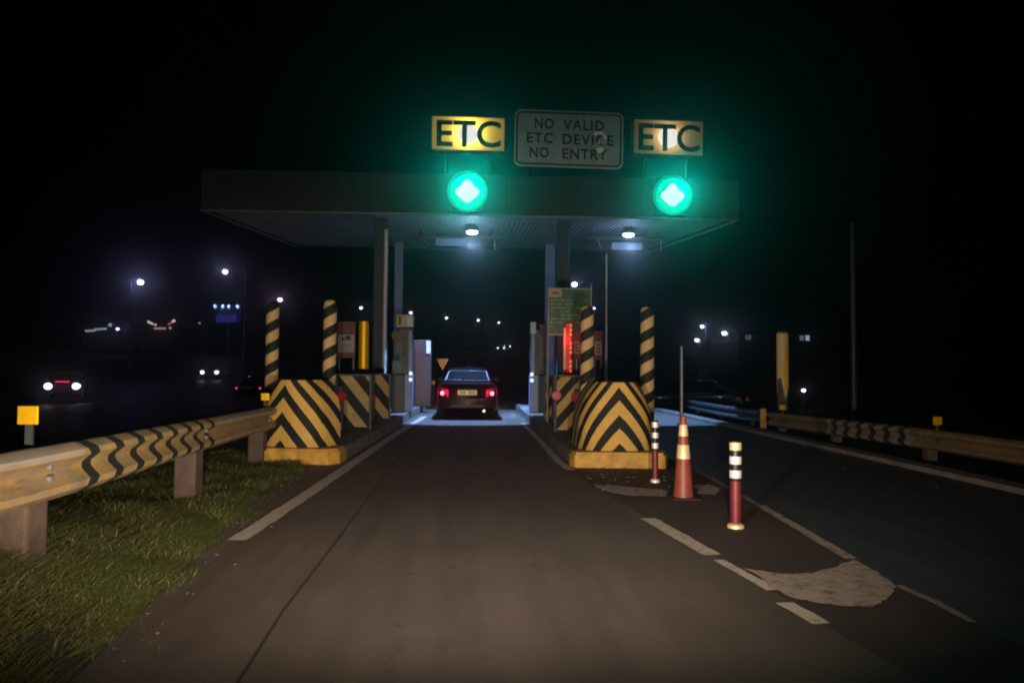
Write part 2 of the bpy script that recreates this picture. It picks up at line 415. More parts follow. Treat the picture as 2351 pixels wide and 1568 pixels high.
c = mixc(N, L, mth(N, L, 'MULTIPLY', sk, .55), lk, (.012, .011, .01)); c = mixc(N, L, mth(N, L, 'MAXIMUM', seam, seam2), c, (.006, .006, .006))
L.new(c, B.inputs['Base Color'])
def rel(p): return (p[0], p[1] - 20.3, p[2])
bm = bmesh.new()
xl0, xr0, xl1, xr1 = -7.2, 7.25, -5.95, 6.05
for (a, b) in (((xl0, YF), (xr0, YF)), ((xr0, YF), (xr1 + .1, YB)), ((xr1 + .1, YB), (xl1 - .1, YB)), ((xl1 - .1, YB), (xl0, YF))):
    vs = [bm.verts.new(rel(p)) for p in ((a[0], a[1], ZB), (b[0], b[1], ZB), (b[0], b[1], ZT), (a[0], a[1], ZT))]
    bm.faces.new(vs)
bmesh.ops.remove_doubles(bm, verts=bm.verts, dist=1e-4)
bmesh.ops.recalc_face_normals(bm, faces=bm.faces)
bmesh.ops.solidify(bm, geom=bm.faces[:], thickness=.06)
link('fascia', bm, M_fas, C_)
bm = bmesh.new(); poly(bm, [(xl0 + .1, .1), (xr0 - .1, .1), (xr1, YB - YF - .1), (xl1, YB - YF - .1)], ZT - .14, ZT - .06)
link('roof_sheet', bm, M_dsteel, C_)
# ribbed soffit
bm = bmesh.new(); nr = 96
M_sof = mat('soffit_sheet', (.30, .31, .31), .5, .1, var=.3, scale=1.5)
for i in range(nr):
    t0, t1 = i / nr, (i + 1) / nr
    def ed(t): return ((xl0 + .12) + t * (xr0 - xl0 - .24), .12), (xl1 + t * (xr1 - xl1), YB - YF - .12)
    (a0, b0), (a1, b1) = ed(t0), ed(t1); tm = t0 + .55 * (t1 - t0); am, bmn = ed(tm)
    z0 = ZB + .04
    q = [(a0, b0, z0), (am, bmn, z0), (am, bmn, z0 + .035), (a1, b1, z0 + .035)]
    v = [(bm.verts.new((a[0], a[1], z)), bm.verts.new((b[0], b[1], z))) for a, b, z in q]
    for k in range(3): bm.faces.new((v[k][0], v[k][1], v[k + 1][1], v[k + 1][0]))
link('soffit', bm, M_sof, C_)
for (a, b) in (((xr0, 0), (xr1 + .1, YB - YF)), ((xl0, 0), (xl1 - .1, YB - YF)), ((xl0, -.03), (xr0, -.03))):
    link('edge_trim', TB((a[0], a[1], ZB - .02), (b[0], b[1], ZB - .02), .03, n=8), M_steel, C_)
def colm(px, Y, wd, m, zt=ZB + .05, z0=.2):
    p = atY(px, 700, Y); x = p.x
    bm = bmesh.new(); box(bm, (x - wd / 2, Y - 20.3 - wd / 2, z0), (x + wd / 2, Y - 20.3 + wd / 2, zt), .03)
    box(bm, (x - wd / 2 - .06, Y - 20.3 - wd / 2 - .06, z0), (x + wd / 2 + .06, Y - 20.3 + wd / 2 + .06, z0 + .25), .02)
    return link('column', bm, m, C_)
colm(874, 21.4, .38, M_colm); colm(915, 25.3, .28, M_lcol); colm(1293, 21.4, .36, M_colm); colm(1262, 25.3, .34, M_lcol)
pl = atY(884, 700, 21.15); link('downpipe', TB((pl.x, .83, .25), (pl.x, .83, 5.2), .05), M_white, C_)
pl = atY(1304, 700, 21.15); link('downpipe', TB((pl.x, .83, .25), (pl.x, .83, 5.2), .035), M_dsteel, C_)
# under-canopy lamps
def soffit_lamp(px, py, label, rx, en, tgt, ang):
    p = atY(px, py, 22.0); p.z = 5.36
    t = root('ceiling_lamp', (p.x, 22.0, 5.3), label, 'lamp', 'lamps under the toll roof')
    link('housing', LT([(rx * 1.15, .05), (rx * 1.2, .12), (rx * .7, .24)], 24), M_dsteel, t, True)
    bm = bmesh.new(); ball(bm, (0, 0, .03), rx, rx, .075, 20); link('lens', bm, emit('lamp_lens', (.80, .86, 1.0), 6), t, True)
    light('lamp_light', 'SPOT', (p.x, 22.0, 5.20), en, (.24, .48, 1.0), t, target=tgt, size=.06, angle=ang, blend=.18)
    light('lamp_glow', 'POINT', (p.x, 21.7, 4.9), 42, (.38, .56, 1.0), t, size=.1)
    return t
soffit_lamp(1084, 528, 'white lamp under the toll roof above the lane with the car', .17, 4400, (-.15, 22.0, 0), R(74))
soffit_lamp(1443, 537, 'white lamp under the toll roof above the empty right lane', .17, 3800, (4.6, 22.0, 0), R(74))
# antenna bars
def gantry(px0, px1, py, q0, q1, r0, r1, label):
    a = atY(px0, py, 22.9); b = atY(px1, py, 22.9)
    t = root('antenna_bar', ((a.x + b.x) / 2, 22.9, 5.2), label, 'antenna', 'antenna bars hanging under the toll roof')
    hw = (b.x - a.x) / 2; z = a.z - 5.2
    link('bar', BX((-hw, -.05, z - .045), (hw, .05, z + .045), .01), M_dsteel, t)
    for s in (-.8, .8): link('hanger', TB((hw * s, 0, z), (hw * s, 0, .36), .025, n=8), M_dsteel, t)
    c = atY(q0, r0, 22.8); d = atY(q1, r1, 22.8); cx = t.location.x
    link('panel', BX((c.x - cx, -.12, d.z - 5.2), (d.x - cx, -.05, c.z - 5.2), .01), M_lcol, t)
    e = atY(px0 + (px1 - px0) * .93, py + 12, 22.9)
    link('cable', TB((e.x - cx, -.02, z), (e.x - cx, -.02, z - .38), .018, n=8), M_steel, t)
    e = atY(px0 + (px1 - px0) * .16, py + 10, 22.9)
    link('bracket', TB((e.x - cx - .05, -.03, z - .05), (e.x - cx + .09, -.03, z - .32), .02, n=8), M_steel, t)
gantry(945, 1150, 544, 1000, 1072, 548, 566, 'dark antenna bar with a pale panel over the car lane')
gantry(1345, 1530, 547, 1404, 1474, 557, 574, 'dark antenna bar with a pale panel over the empty right lane')

# ------------------------------------------------------------------ overhead signs
def etc_sign(x0, y0, x1, y1, label, en, colr, tilt, base=((.62, .42, .16), (.50, .36, .17))):
    a = atY(x0, y0, 20.0); b = atY(x1, y1, 20.0); cx, cz = (a.x + b.x) / 2, (a.z + b.z) / 2; hw, hh = (b.x - a.x) / 2, (a.z - b.z) / 2
    t = root('lane_sign', (cx, 20.0, cz), label, 'sign', 'yellow lane signs on top of the toll roof')
    bm = bmesh.new()                                   # open-fronted light box
    box(bm, (-hw, -.02, -hh), (hw, .28, -hh + .03)); box(bm, (-hw, -.02, hh - .03), (hw, .28, hh))
    box(bm, (-hw, -.02, -hh + .03), (-hw + .03, .28, hh - .03)); box(bm, (hw - .03, -.02, -hh + .03), (hw, .28, hh - .03))
    box(bm, (-hw + .03, .25, -hh + .03), (hw - .03, .28, hh - .03))
    link('light_box', bm, mat('sign_box', (.09, .07, .04), .6), t)
    m = bpy.data.materials.new('translucent_yellow_face'); m.use_nodes = True; N, L = nt(m); B = N['Principled BSDF']
    f = ramp(N, L, noise(N, L, 3, 5), .35, .7)
    L.new(mixc(N, L, f, base[0], base[1]), B.inputs['Base Color']); B.inputs['Roughness'].default_value = .6
    tr = N.new('ShaderNodeBsdfTranslucent'); tr.inputs[0].default_value = (*colr, 1); mx = N.new('ShaderNodeMixShader'); mx.inputs[0].default_value = .4
    out = N['Material Output']; L.new(B.outputs[0], mx.inputs[1]); L.new(tr.outputs[0], mx.inputs[2]); L.new(mx.outputs[0], out.inputs[0])
    bm = bmesh.new(); vs = [bm.verts.new(p) for p in ((-hw + .02, 0, -hh + .02), (hw - .02, 0, -hh + .02), (hw - .02, 0, hh - .02), (-hw + .02, 0, hh - .02))]; bm.faces.new(vs)
    link('face', bm, m, t)
    text('lettering', 'ETC', hh * 2.05, mat('letter_green', (.008, .085, .045), .6, var=.1), t, (0, -.03, -.05), sx=hw * 2 / (hh * 2.05) * .50, bold=.018, spacing=1.0)
    light('sign_bulb', 'POINT', (cx, 20.15, cz + .02), en, (1, .93, .75), t, size=.05)
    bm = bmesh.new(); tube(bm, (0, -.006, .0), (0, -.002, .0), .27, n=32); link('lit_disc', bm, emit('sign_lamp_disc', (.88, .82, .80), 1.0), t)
    for s in (-.6, .6): link('mounting_post', TB((s * hw, .2, -hh), (s * hw, .42, 6.5 - cz), .04, n=8), M_dsteel, t)
    t.rotation_euler = (0, R(tilt), 0)
    return t
etc_sign(990, 265, 1160, 350, 'yellow ETC light box on the roof, above the left green signal', 95, (.95, .70, .10), .3)
etc_sign(1453, 273, 1616, 360, 'paler ETC light box on the roof, above the right green signal', 24, (.95, .62, .30), .9, ((.42, .34, .22), (.34, .30, .22)))
a = atY(1181, 252, 19.95); b = atY(1431, 388, 19.95)
cx, cz = (a.x + b.x) / 2, (a.z + b.z) / 2; hw, hh = (b.x - a.x) / 2, (a.z - b.z) / 2
t = root('entry_sign', (cx, 19.95, cz), 'grey sign reading no valid ETC device no entry between the two yellow signs', 'sign')
t.rotation_euler = (0, R(.7), 0)
def rrect(hw, hh, r, n=6):
    P = []
    for (sx, sz, a0) in ((1, 1, 0), (-1, 1, 90), (-1, -1, 180), (1, -1, 270)):
        for k in range(n + 1):
            a = R(a0 + 90 * k / n); P.append((sx * (hw - r) + r * math.cos(a), sz * (hh - r) + r * math.sin(a)))
    return P
def plate(P, y0, y1):
    bm = bmesh.new(); f = [bm.verts.new((x, y0, z)) for x, z in P]; g = [bm.verts.new((x, y1, z)) for x, z in P]
    bm.faces.new(f); bm.faces.new(g[::-1]); n = len(P)
    for i in range(n): bm.faces.new((f[i], g[i], g[(i + 1) % n], f[(i + 1) % n]))
    bmesh.ops.recalc_face_normals(bm, faces=bm.faces); return bm
M_sgrey = mat('sign_sheet_grey', (.86, .88, .90), .5, var=.25, scale=3)
M_sdark = mat('sign_letter_black', (.02, .022, .024), .6)
M_sred = mat('sign_border_red', (.10, .012, .018), .6, var=.6, scale=5)
link('board', plate(rrect(hw, hh, .18), 0, .06), M_sgrey, t)
def ring(hw, hh, r, wd, y0, y1):
    A = rrect(hw, hh, r); B = rrect(hw - wd, hh - wd, max(.02, r - wd)); bm = bmesh.new(); n = len(A)
    va = [[bm.verts.new((x, y, z)) for x, z in A] for y in (y0, y1)]; vb = [[bm.verts.new((x, y, z)) for x, z in B] for y in (y0, y1)]
    for i in range(n):
        j = (i + 1) % n
        bm.faces.new((va[0][i], va[0][j], vb[0][j], vb[0][i])); bm.faces.new((va[0][i], va[1][i], va[1][j], va[0][j])); bm.faces.new((vb[0][i], vb[0][j], vb[1][j], vb[1][i]))
    bmesh.ops.recalc_face_normals(bm, faces=bm.faces); return bm
link('border', ring(hw - .05, hh - .05, .15, .045, -.008, .002), M_sred, t)
for (s, x0_, x1_, dz) in (('NO', 1225, 1269, .38), ('VALID', 1293, 1389, .37), ('ETC', 1207, 1268, -.01), ('DEVICE', 1290, 1410, -.02), ('NO', 1214, 1259, -.40), ('ENTRY', 1290, 1395, -.41)):
    me = text_mesh(s, .385, 1, .006, 1.13); xs_ = [v.co.x for v in me.vertices]; wd_ = max(xs_) - min(xs_); bpy.data.meshes.remove(me)
    text('word', s, .385, M_sdark, t, (((x0_ + x1_) / 2 - 1306) / 87.5, -.012, dz), sx=(x1_ - x0_) / 87.5 / wd_, bold=.006, spacing=1.13)
M_glare = mat('windscreen_glare', (.95, .97, .97), .38, .9, var=.05)
def glare_piece(bm, x, z, a, b):            # tilted bright plate, one piece of a windscreen glare mark built as shape
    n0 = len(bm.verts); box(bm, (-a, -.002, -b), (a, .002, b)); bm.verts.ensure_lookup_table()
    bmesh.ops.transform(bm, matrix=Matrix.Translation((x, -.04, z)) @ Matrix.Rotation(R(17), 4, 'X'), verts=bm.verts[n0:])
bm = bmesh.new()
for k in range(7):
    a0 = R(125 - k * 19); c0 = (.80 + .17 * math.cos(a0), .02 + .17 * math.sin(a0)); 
    glare_piece(bm, c0[0], c0[1], .036, .036)
glare_piece(bm, .83, -.28, .075, .065); glare_piece(bm, .795, -.07, .028, .04); glare_piece(bm, .92, -.09, .02, .035)
link('glare_patch', bm, M_glare, t)
for s in (-.7, .7): link('mounting_post', TB((s * hw, .1, -hh), (s * hw, .5, 6.45 - cz), .045, n=8), M_dsteel, t)

# ------------------------------------------------------------------ green signals on the fascia
def signal(px, py, label, en):
    p = atY(px, py, 20.05); t = root('traffic_signal', (p.x, 20.05, p.z), label, 'traffic light', 'green lane signals on the toll roof front')
    link('housing', plate(rrect(.46, .50, .12), .04, .28), M_black, t)
    link('lens', LTy([(.43, .0), (.45, .05)], 28), emit('green_led', (0.0, .78, .46), 1.0), t, True)
    link('inner_halo', LTy([(.475, .015), (.485, .05)], 28), emit('inner_halo_green', (0.0, .46, .29), 1.0), t, True)  # this ring and the next are added glow standing for the lens halo
    link('outer_halo', LTy([(.53, .03), (.54, .05)], 28), emit('outer_halo_green', (0.0, .20, .13), 1.0), t, True)
    # lit arrow cluster: four lobes
    bm = bmesh.new()
    for (x, z, r) in ((0, 0, .23), (0, .20, .115), (0, .11, .17), (-.19, -.01, .125), (-.11, -.03, .17), (.19, -.01, .125), (.11, -.03, .17), (0, -.16, .14), (0, -.09, .19)):
        bmesh.ops.create_cone(bm, cap_ends=True, segments=24, radius1=r, radius2=r * .92, depth=.02 + r * .05, matrix=Matrix.Translation((x, -.02 - r * .02, z)) @ Matrix.Rotation(R(90), 4, 'X'))
    link('led_cluster', bm, emit('green_led_core', (.70, .66, .68), 1.0), t)
    bm = bmesh.new(); n = 28
    A = [R(-30 + 240 * k / n) for k in range(n + 1)]
    v = [(bm.verts.new((.48 * math.cos(a), .04, .48 * math.sin(a))), bm.verts.new((.48 * math.cos(a), -.22 * max(.15, math.sin(a) ** 1), .48 * math.sin(a)))) for a in A]
    for q, r_ in zip(v, v[1:]): bm.faces.new((q[0], r_[0], r_[1], q[1]))
    link('visor', bm, emit('lit_visor', (0, .3, .2), 0.0) if False else mat('visor_green_grey', (.03, .10, .08), .5), t, True)
    light('signal_glow', 'SPOT', (p.x, 19.75, p.z), en, (.0, 1.0, .72), t, target=(0, 0, 3.6), size=.05, angle=R(42), blend=1)
    light('signal_wash', 'POINT', (p.x, 19.6, p.z), 3, (.0, 1.0, .72), t, size=.2)
    return t
def LTy(prof, n):
    bm = bmesh.new(); lathe(bm, prof, n); bmesh.ops.transform(bm, matrix=Matrix.Rotation(R(90), 4, 'X'), verts=bm.verts)
    for v in bm.verts: v.co.y = -abs(v.co.y) + .045
    bmesh.ops.recalc_face_normals(bm, faces=bm.faces); return bm
signal(1073, 440, 'glowing green signal on the roof front above the car lane', 360)
signal(1544, 449, 'glowing green signal on the roof front above the empty right lane', 320)

# ------------------------------------------------------------------ islands
def island(name, pts, nose, label):
    t = root(name, (pts[0][0], pts[0][1], 0), label, 'traffic island', 'raised toll islands')
    o = Vector((pts[0][0], pts[0][1], 0))
    bm = bmesh.new(); poly(bm, [(x - o.x, y - o.y) for x, y in pts], -.05, .20)
    link('kerb_block', bm, M_conc, t)
    bm = bmesh.new(); poly(bm, [(x - o.x, y - o.y) for x, y in nose], -.02, .215)
    bmesh.ops.bevel(bm, geom=[e for e in bm.edges if all(v.co.z > .2 for v in e.verts)], offset=.03, segments=2, affect='EDGES')
    link('painted_nose', bm, M_yel, t)
    return t
li = island('toll_island', [(-2.95, 11.35), (-1.86, 11.2), (-1.50, 26), (-1.9, 27.5), (-3.1, 27.5), (-3.5, 13.2)],
            [(-2.98, 11.05), (-2.90, 10.85), (-2.0, 10.75), (-1.86, 10.9), (-1.84, 11.35), (-3.0, 11.5)], 'left raised concrete toll island with a yellow nose')
ri = island('toll_island', [(1.42, 10.75), (2.75, 10.75), (2.95, 13), (2.95, 27.5), (1.9, 27.5), (1.45, 26), (1.39, 13)],
            [(1.37, 10.62), (1.42, 10.45), (2.66, 10.35), (2.73, 10.5), (2.78, 10.9), (1.39, 10.95)], 'right raised concrete toll island with a yellow nose beside the orange cone')

# ------------------------------------------------------------------ chevron nose barriers
def nose_block(loc, rz, W, H, Ld, label, mat_, taper=.42):
    t = root('crash_barrier', loc, label, 'crash barrier', 'striped crash barriers on the island noses', rz)
    bm = bmesh.new(); uvl = bm.loops.layers.uv.new('UVMap')
    nu, nv = 56, 16; nose = .50
    def plan(s, w_):
        # s in -1..1 ; nose ellipse then straight sides
        a = abs(s); sg = 1 if s >= 0 else -1
        if a < .55:
            th = a / .55 * math.pi / 2; e = .75
            return sg * w_ * math.sin(th) ** e, nose * (1 - math.cos(th) ** e)
        q = (a - .55) / .45; return sg * w_, nose + q * (Ld - nose)
    ss = [-1 + 2 * i / nu for i in range(nu + 1)]
    base = [plan(s, W / 2) for s in ss]; arc = [0]
    for a, b in zip(base, base[1:]): arc.append(arc[-1] + math.dist(a, b))
    mid = arc[nu // 2]; arc = [x - mid for x in arc]
    rows = []
    for j in range(nv + 1):
        v = j / nv; sc = 1 - taper * (max(0, v - .22) / .78) ** 2.3; fwd = .10 * v ** 1.5; z = H * v
        if j == nv: sc *= .985
        rows.append([(bm.verts.new((x * sc, y * (1 - .0 * v) + fwd, z)), arc[i] , z) for i, (x, y) in enumerate([plan(s, W / 2) for s in ss])])
    for j in range(nv):
        for i in range(nu):
            q = (rows[j][i], rows[j][i + 1], rows[j + 1][i + 1], rows[j + 1][i])
            f = bm.faces.new([x[0] for x in q])
            for l, x in zip(f.loops, q): l[uvl].uv = (x[1], x[2])
    f = bm.faces.new([x[0] for x in rows[-1]]);
    for l in f.loops: l[uvl].uv = (l.vert.co.x, H)
    f = bm.faces.new([rows[j][-1][0] for j in range(nv + 1)] + [rows[j][0][0] for j in range(nv, -1, -1)])
    for l in f.loops: l[uvl].uv = (l.vert.co.x, l.vert.co.z)
    bmesh.ops.recalc_face_normals(bm, faces=bm.faces)
    link('striped_shell', bm, mat_, t, True)
    return t
M_chev = stripes('chevron_stripes', .395, .53, .92, .115, quad=.95)
M_chevL = stripes('chevron_stripes_left', .395, .53, 1.0, .115, quad=.35)
nbL = nose_block((-2.74, 11.06, .20), R(-24), 1.08, .97, .70, 'left black and yellow chevron barrier at the end of the guardrail', M_chevL)
nbR = nose_block((2.08, 10.62, .205), R(-2), 1.10, .97, 1.3, 'right black and yellow chevron barrier behind the orange cone', M_chev)

# ------------------------------------------------------------------ striped poles
M_pole = stripes('pole_stripes', .335, .50, -.55, .13, use_abs=False, ca=(.56, .41, .17))
def striped_pole(px, Y, ztop, label, r=.105, z0=.2):
    p = atY(px, 790, Y); bm = bmesh.new(); uvl = bm.loops.layers.uv.new('UVMap'); n = 24
    prof = [(r, 0), (r, ztop - z0 - .10), (r * .93, ztop - z0 - .045), (r * .7, ztop - z0 - .012), (r * .3, ztop - z0)]
    rings = [[bm.verts.new((q * math.sin(2 * math.pi * i / n), -q * math.cos(2 * math.pi * i / n), z)) for i in range(n)] for q, z in prof]
    for k in range(len(prof) - 1):
        for i in range(n):
            f = bm.faces.new((rings[k][i], rings[k][(i + 1) % n], rings[k + 1][(i + 1) % n], rings[k + 1][i]))
            for l, (ii, kk) in zip(f.loops, ((i, k), (i + 1, k), (i + 1, k + 1), (i, k + 1))):
                a = ii / n * 2 * math.pi * r
                l[uvl].uv = (a if ii <= n / 2 else a - 2 * math.pi * r, prof[kk][1])
            if i == n // 2:
                pass
    bm.faces.new(rings[-1]); bmesh.ops.recalc_face_normals(bm, faces=bm.faces)
    o = link('striped_pole', bm, M_pole, None, True, (p.x, Y, z0))
    return props(o, label, 'pole', 'black and yellow poles around the barriers')
striped_pole(625, 12.6, 2.42, 'leftmost striped pole, left of the left chevron barrier', z0=-.05)
striped_pole(757, 12.3, 2.44, 'round-topped striped pole right behind the left chevron barrier')
striped_pole(1348, 11.9, 2.36, 'striped pole at the left side of the right barrier, before the green board')
striped_pole(1486, 11.9, 2.36, 'rightmost striped pole, right side of the right chevron barrier', r=.11)

# ------------------------------------------------------------------ striped guard panels
M_dgL = stripes('panel_stripes_left', .58, .5, 1.25, .10, use_abs=False, ca=(.40, .30, .11), dirt=.7)
M_dgR = stripes('panel_stripes_right', .44, .5, -1.15, .06, use_abs=False, ca=(.46, .31, .09), dirt=.6)
def panel(x0, y0, x1, y1, Y, m, label, rz=0, z0=.2):
    a = atY(x0, y0, Y); b = atY(x1, y1, Y); hw = (b.x - a.x) / 2 / math.cos(rz); hgt = a.z - z0
    t = root('guard_panel', ((a.x + b.x) / 2, Y, z0), label, 'barrier panel', 'striped panels guarding the booths', rz)
    bm = bmesh.new(); uvl = bm.loops.layers.uv.new('UVMap')
    box(bm, (-hw + .025, -.03, .05), (hw - .025, .03, hgt - .025))
    for f in bm.faces:
        for l in f.loops: l[uvl].uv = (l.vert.co.x, l.vert.co.z)
    link('board', bm, m, t)
    bm = bmesh.new()
    box(bm, (-hw, -.045, 0), (-hw + .05, .045, hgt), .012); box(bm, (hw - .05, -.045, 0), (hw, .045, hgt), .012); box(bm, (-hw + .05, -.035, hgt - .04), (hw - .05, .035, hgt - .002), .008)
    link('frame', bm, M_colm, t); return t
pa = panel(770, 858, 853, 985, 14.4, M_dgL, 'wider striped panel on the left island behind the round-topped pole')
pb = panel(856, 857, 896, 965, 16.9, M_dgL, 'narrow striped panel beside the left toll machine', R(12))
pc = panel(1272, 860, 1334, 992, 13.9, M_dgR, 'wider striped panel on the right island below the red light strip')
pd = panel(1248, 862, 1272, 962, 16.9, M_dgR, 'narrow striped panel beside the right toll machine', R(-10))
def reflector(px, py, Y, r, m, label, cat='reflector', grp='red round reflectors beside the lane'):
    p = atY(px, py, Y); t = root('reflector', p, label, cat, grp)
    bm = bmesh.new(); tube(bm, (0, .0, 0), (0, -.02, 0), r, n=20); link('disc', bm, m, t, True)
    bm = bmesh.new(); tube(bm, (0, .03, 0), (0, .0, 0), r * 1.15, n=20); link('backing', bm, M_black, t, True)
reflector(783, 910, 14.2, .085, M_redref, 'red reflector on the edge of the left striped panel')
reflector(857, 911, 16.7, .05, M_redref, 'small red reflector between the two left striped panels')
reflector(1278, 908, 13.8, .075, M_redref, 'red reflector on the left edge of the right striped panel')
reflector(1324, 912, 13.75, .085, M_redref, 'red reflector beside the right chevron barrier')
# posts carrying those reflectors and a gate post by the left barrier
def slim_post(px, Y, z0, z1, wd, m, label, grp=None):
    p = atY(px, 850, Y); return props(link('slim_post', BX((-wd / 2, -wd / 2, 0), (wd / 2, wd / 2, z1 - z0), wd * .15), m, None, loc=(p.x, Y, z0)), label, 'post', grp)
slim_post(783, 14.3, .2, 1.02, .11, M_colm, 'grey post with a red reflector between left barrier and panel')
slim_post(1324, 13.85, .2, 1.0, .10, M_colm, 'grey post with a red reflector beside the right chevron barrier')

# ------------------------------------------------------------------ toll machines
def machine(pxl, pxr, Y, side, label, lit, number=None):
    a = atY(pxl, 900, Y).x; b = atY(pxr, 900, Y).x; cx = (a + b) / 2; hw = (b - a) / 2
    t = root('toll_machine', (cx, Y, .2), label, 'toll machine', 'toll machines beside the car lane')
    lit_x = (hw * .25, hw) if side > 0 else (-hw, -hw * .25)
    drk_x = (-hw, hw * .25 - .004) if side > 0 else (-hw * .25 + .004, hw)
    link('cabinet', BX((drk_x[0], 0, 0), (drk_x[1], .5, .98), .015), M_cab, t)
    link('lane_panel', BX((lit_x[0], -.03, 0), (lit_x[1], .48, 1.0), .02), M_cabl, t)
    ux = (-hw * .35, hw * .95) if side > 0 else (-hw * .95, hw * .35)
    link('upper_column', BX((ux[0], .02, 1.0), (ux[1], .40, 2.22), .02), M_cab, t)
    ex = (hw * .62, hw * .93) if side > 0 else (-hw * .93, -hw * .62)
    link('light_strip', BX((ex[0], -.01, 1.05), (ex[1], .018, 2.15), .006), M_cabl, t)
    link('reader_window', BX((ux[0] + .12, .0, 1.45), (ux[1] - .16, .018, 2.0), .004), M_black, t)
    for z_ in (1.02, .86):
        bm = bmesh.new(); ball(bm, (hw * .86 * side, -.05, z_), .045, .03, .045); link('button_lamp', bm, emit('machine_lamp', (.7, .85, 1.0), 1.6 ), t, True)
    return t, hw
tm, hw = machine(898, 946, 20.2, 1, 'left toll machine under the box numbered 1', True)
link('head_box', BX((-hw * .55, -.08, 2.24), (hw * 1.05, .34, 2.57), .02), mat('head_box_cream', (.50, .44, .33), .5, var=.15), tm)
link('number_plate', BX((-hw * .53, -.095, 2.26), (hw * .0, -.082, 2.55), .004), mat('number_yellow', (.70, .55, .08), .5, var=.2), tm)
text('number', '1', .30, M_sdark, tm, (-hw * .22, -.10, 2.40), sx=1.1, bold=.012)
link('side_light', BX((hw * .45, -.095, 2.26), (hw * 1.03, -.082, 2.55), .004), mat('pale_cyan_panel', (.45, .75, .72), .4), tm)
bm = bmesh.new()
for k in range(8):
    a = k * math.pi / 4; box(bm, (-hw * .62 + .075 * math.cos(a) - .04, -.006, 2.02 + .075 * math.sin(a) - .04), (-hw * .62 + .075 * math.cos(a) + .04, .012 - .001 * k, 2.02 + .075 * math.sin(a) + .04))
link('flower_sticker', bm, mat('sticker_yellow', (.36, .27, .06), .6, var=.4, scale=20), tm)
link('notice', BX((-hw * .9, -.02, 1.02), (-hw * .05, .0, 1.36), .004), mat('notice_pale', (.22, .28, .27), .6, var=.5, scale=16), tm)
link('notice', BX((-hw * .62, -.02, 1.52), (-hw * .02, .0, 1.86), .004), mat('notice_olive', (.20, .24, .14), .6, var=.5, scale=16), tm)
tr_, hw2 = machine(1217, 1268, 20.2, -1, 'right toll machine with a pale lane-side column', True)
link('head_box', BX((-hw2 * 1.0, -.06, 2.10), (-hw2 * .5, .3, 2.42), .02), mat('pale_cyan_panel', (.45, .75, .72), .4), tr_)
link('camera_box', BX((-hw2 * .2, -.04, 2.06), (hw2 * .6, .3, 2.36), .02), M_dsteel, tr_)
link('side_column', BX((hw2 * .5, .0, 1.0), (hw2 * .78, .2, 2.0), .01), M_cabl, tr_)
# cabinet behind left machine
a = atY(950, 780, 23.2); b = atY(988, 925, 23.2)
t = root('gate_cabinet', ((a.x + b.x) / 2, 23.2, .2), 'tall pale cabinet lit pink behind the left toll machine', 'cabinet')
hw = (b.x - a.x) / 2
link('body', BX((-hw, 0, 0), (hw, .5, a.z - .2), .02), mat('cabinet_pinkish', (.10, .05, .045), .45, var=.25, scale=5), t)
link('door_panel', BX((-hw * .8, -.012, .1), (hw * .35, -.001, a.z - .55), .004), mat('cabinet_door', (.085, .035, .033), .4, var=.2), t)
link('corner_light', BX((hw * .45, -.03, a.z - .62), (hw * .95, -.001, a.z - .24), .01), mat('pale_lens', (.9, .85, .86), .3), t)
link('red_reflection', BX((-hw * 1.0, -.02, .35), (-hw * .84, -.001, a.z - .5), .004), mat('reflection_red', (.16, .01, .04), .5), t)  # red reflection on the cabinet edge, painted as a strip

# ------------------------------------------------------------------ signs on the islands
def board(px0, py0, px1, py1, Y): a = atY(px0, py0, Y); b = atY(px1, py1, Y); return (a.x + b.x) / 2, (b.x - a.x) / 2, a.z, b.z
cx, hw, zt, zb = board(1258, 661, 1358, 771, 16.6)
t = root('information_board', (cx, 16.6, .2), 'green information board with rows of pale lettering and a cream corner', 'sign')
zt -= .2; zb -= .2
link('panel', BX((-hw, 0, zb), (hw, .04, zt), .006), M_green, t)
link('rim', ringz := None or plate([(-hw, zb), (hw, zb), (hw, zb + .03), (-hw, zb + .03)], -.012, -.001), mat('rim_pale_green', (.30, .36, .20), .5), t)
for (x0_, x1_, z0_, z1_) in ((-hw, hw, zt - .025, zt), (-hw, -hw + .025, zb + .032, zt - .027), (hw - .025, hw, zb + .032, zt - .027)):
    link('rim', BX((x0_, -.012, z0_), (x1_, -.001, z1_)), CACHE['rim_pale_green'], t)
link('corner_panel', BX((-hw + .03, -.014, zt - .20), (-hw + .30, -.001, zt - .03)), mat('cream_panel', (.50, .38, .22), .5), t)
link('corner_mark', BX((-hw + .08, -.02, zt - .155), (-hw + .25, -.0145, zt - .075)), mat('corner_mark_red', (.30, .08, .05), .5), t)
rr = random.Random(4)
for k in range(9):
    bm = bmesh.new()
    z = zt - .27 - k * .082
    if z < zb + .07: bm.free(); break
    x = -hw + .06
    while x < hw - .12:
        ln = rr.uniform(.04, .12)
        if rr.random() < (.85 if x < 0 else .45): box(bm, (x, -.008, z - .017), (min(x + ln, hw - .05), -.001, z + .017))
        x += ln + rr.uniform(.03, .06)
    link('text_row', bm, mat('faded_text', (.26, .38, .16), .5, var=.6, scale=12), t)
for s in (-.97, .35): link('leg', TB((s * hw, .07, 0), (s * hw, .07, zt - .03), .028, n=10), M_steel, t)
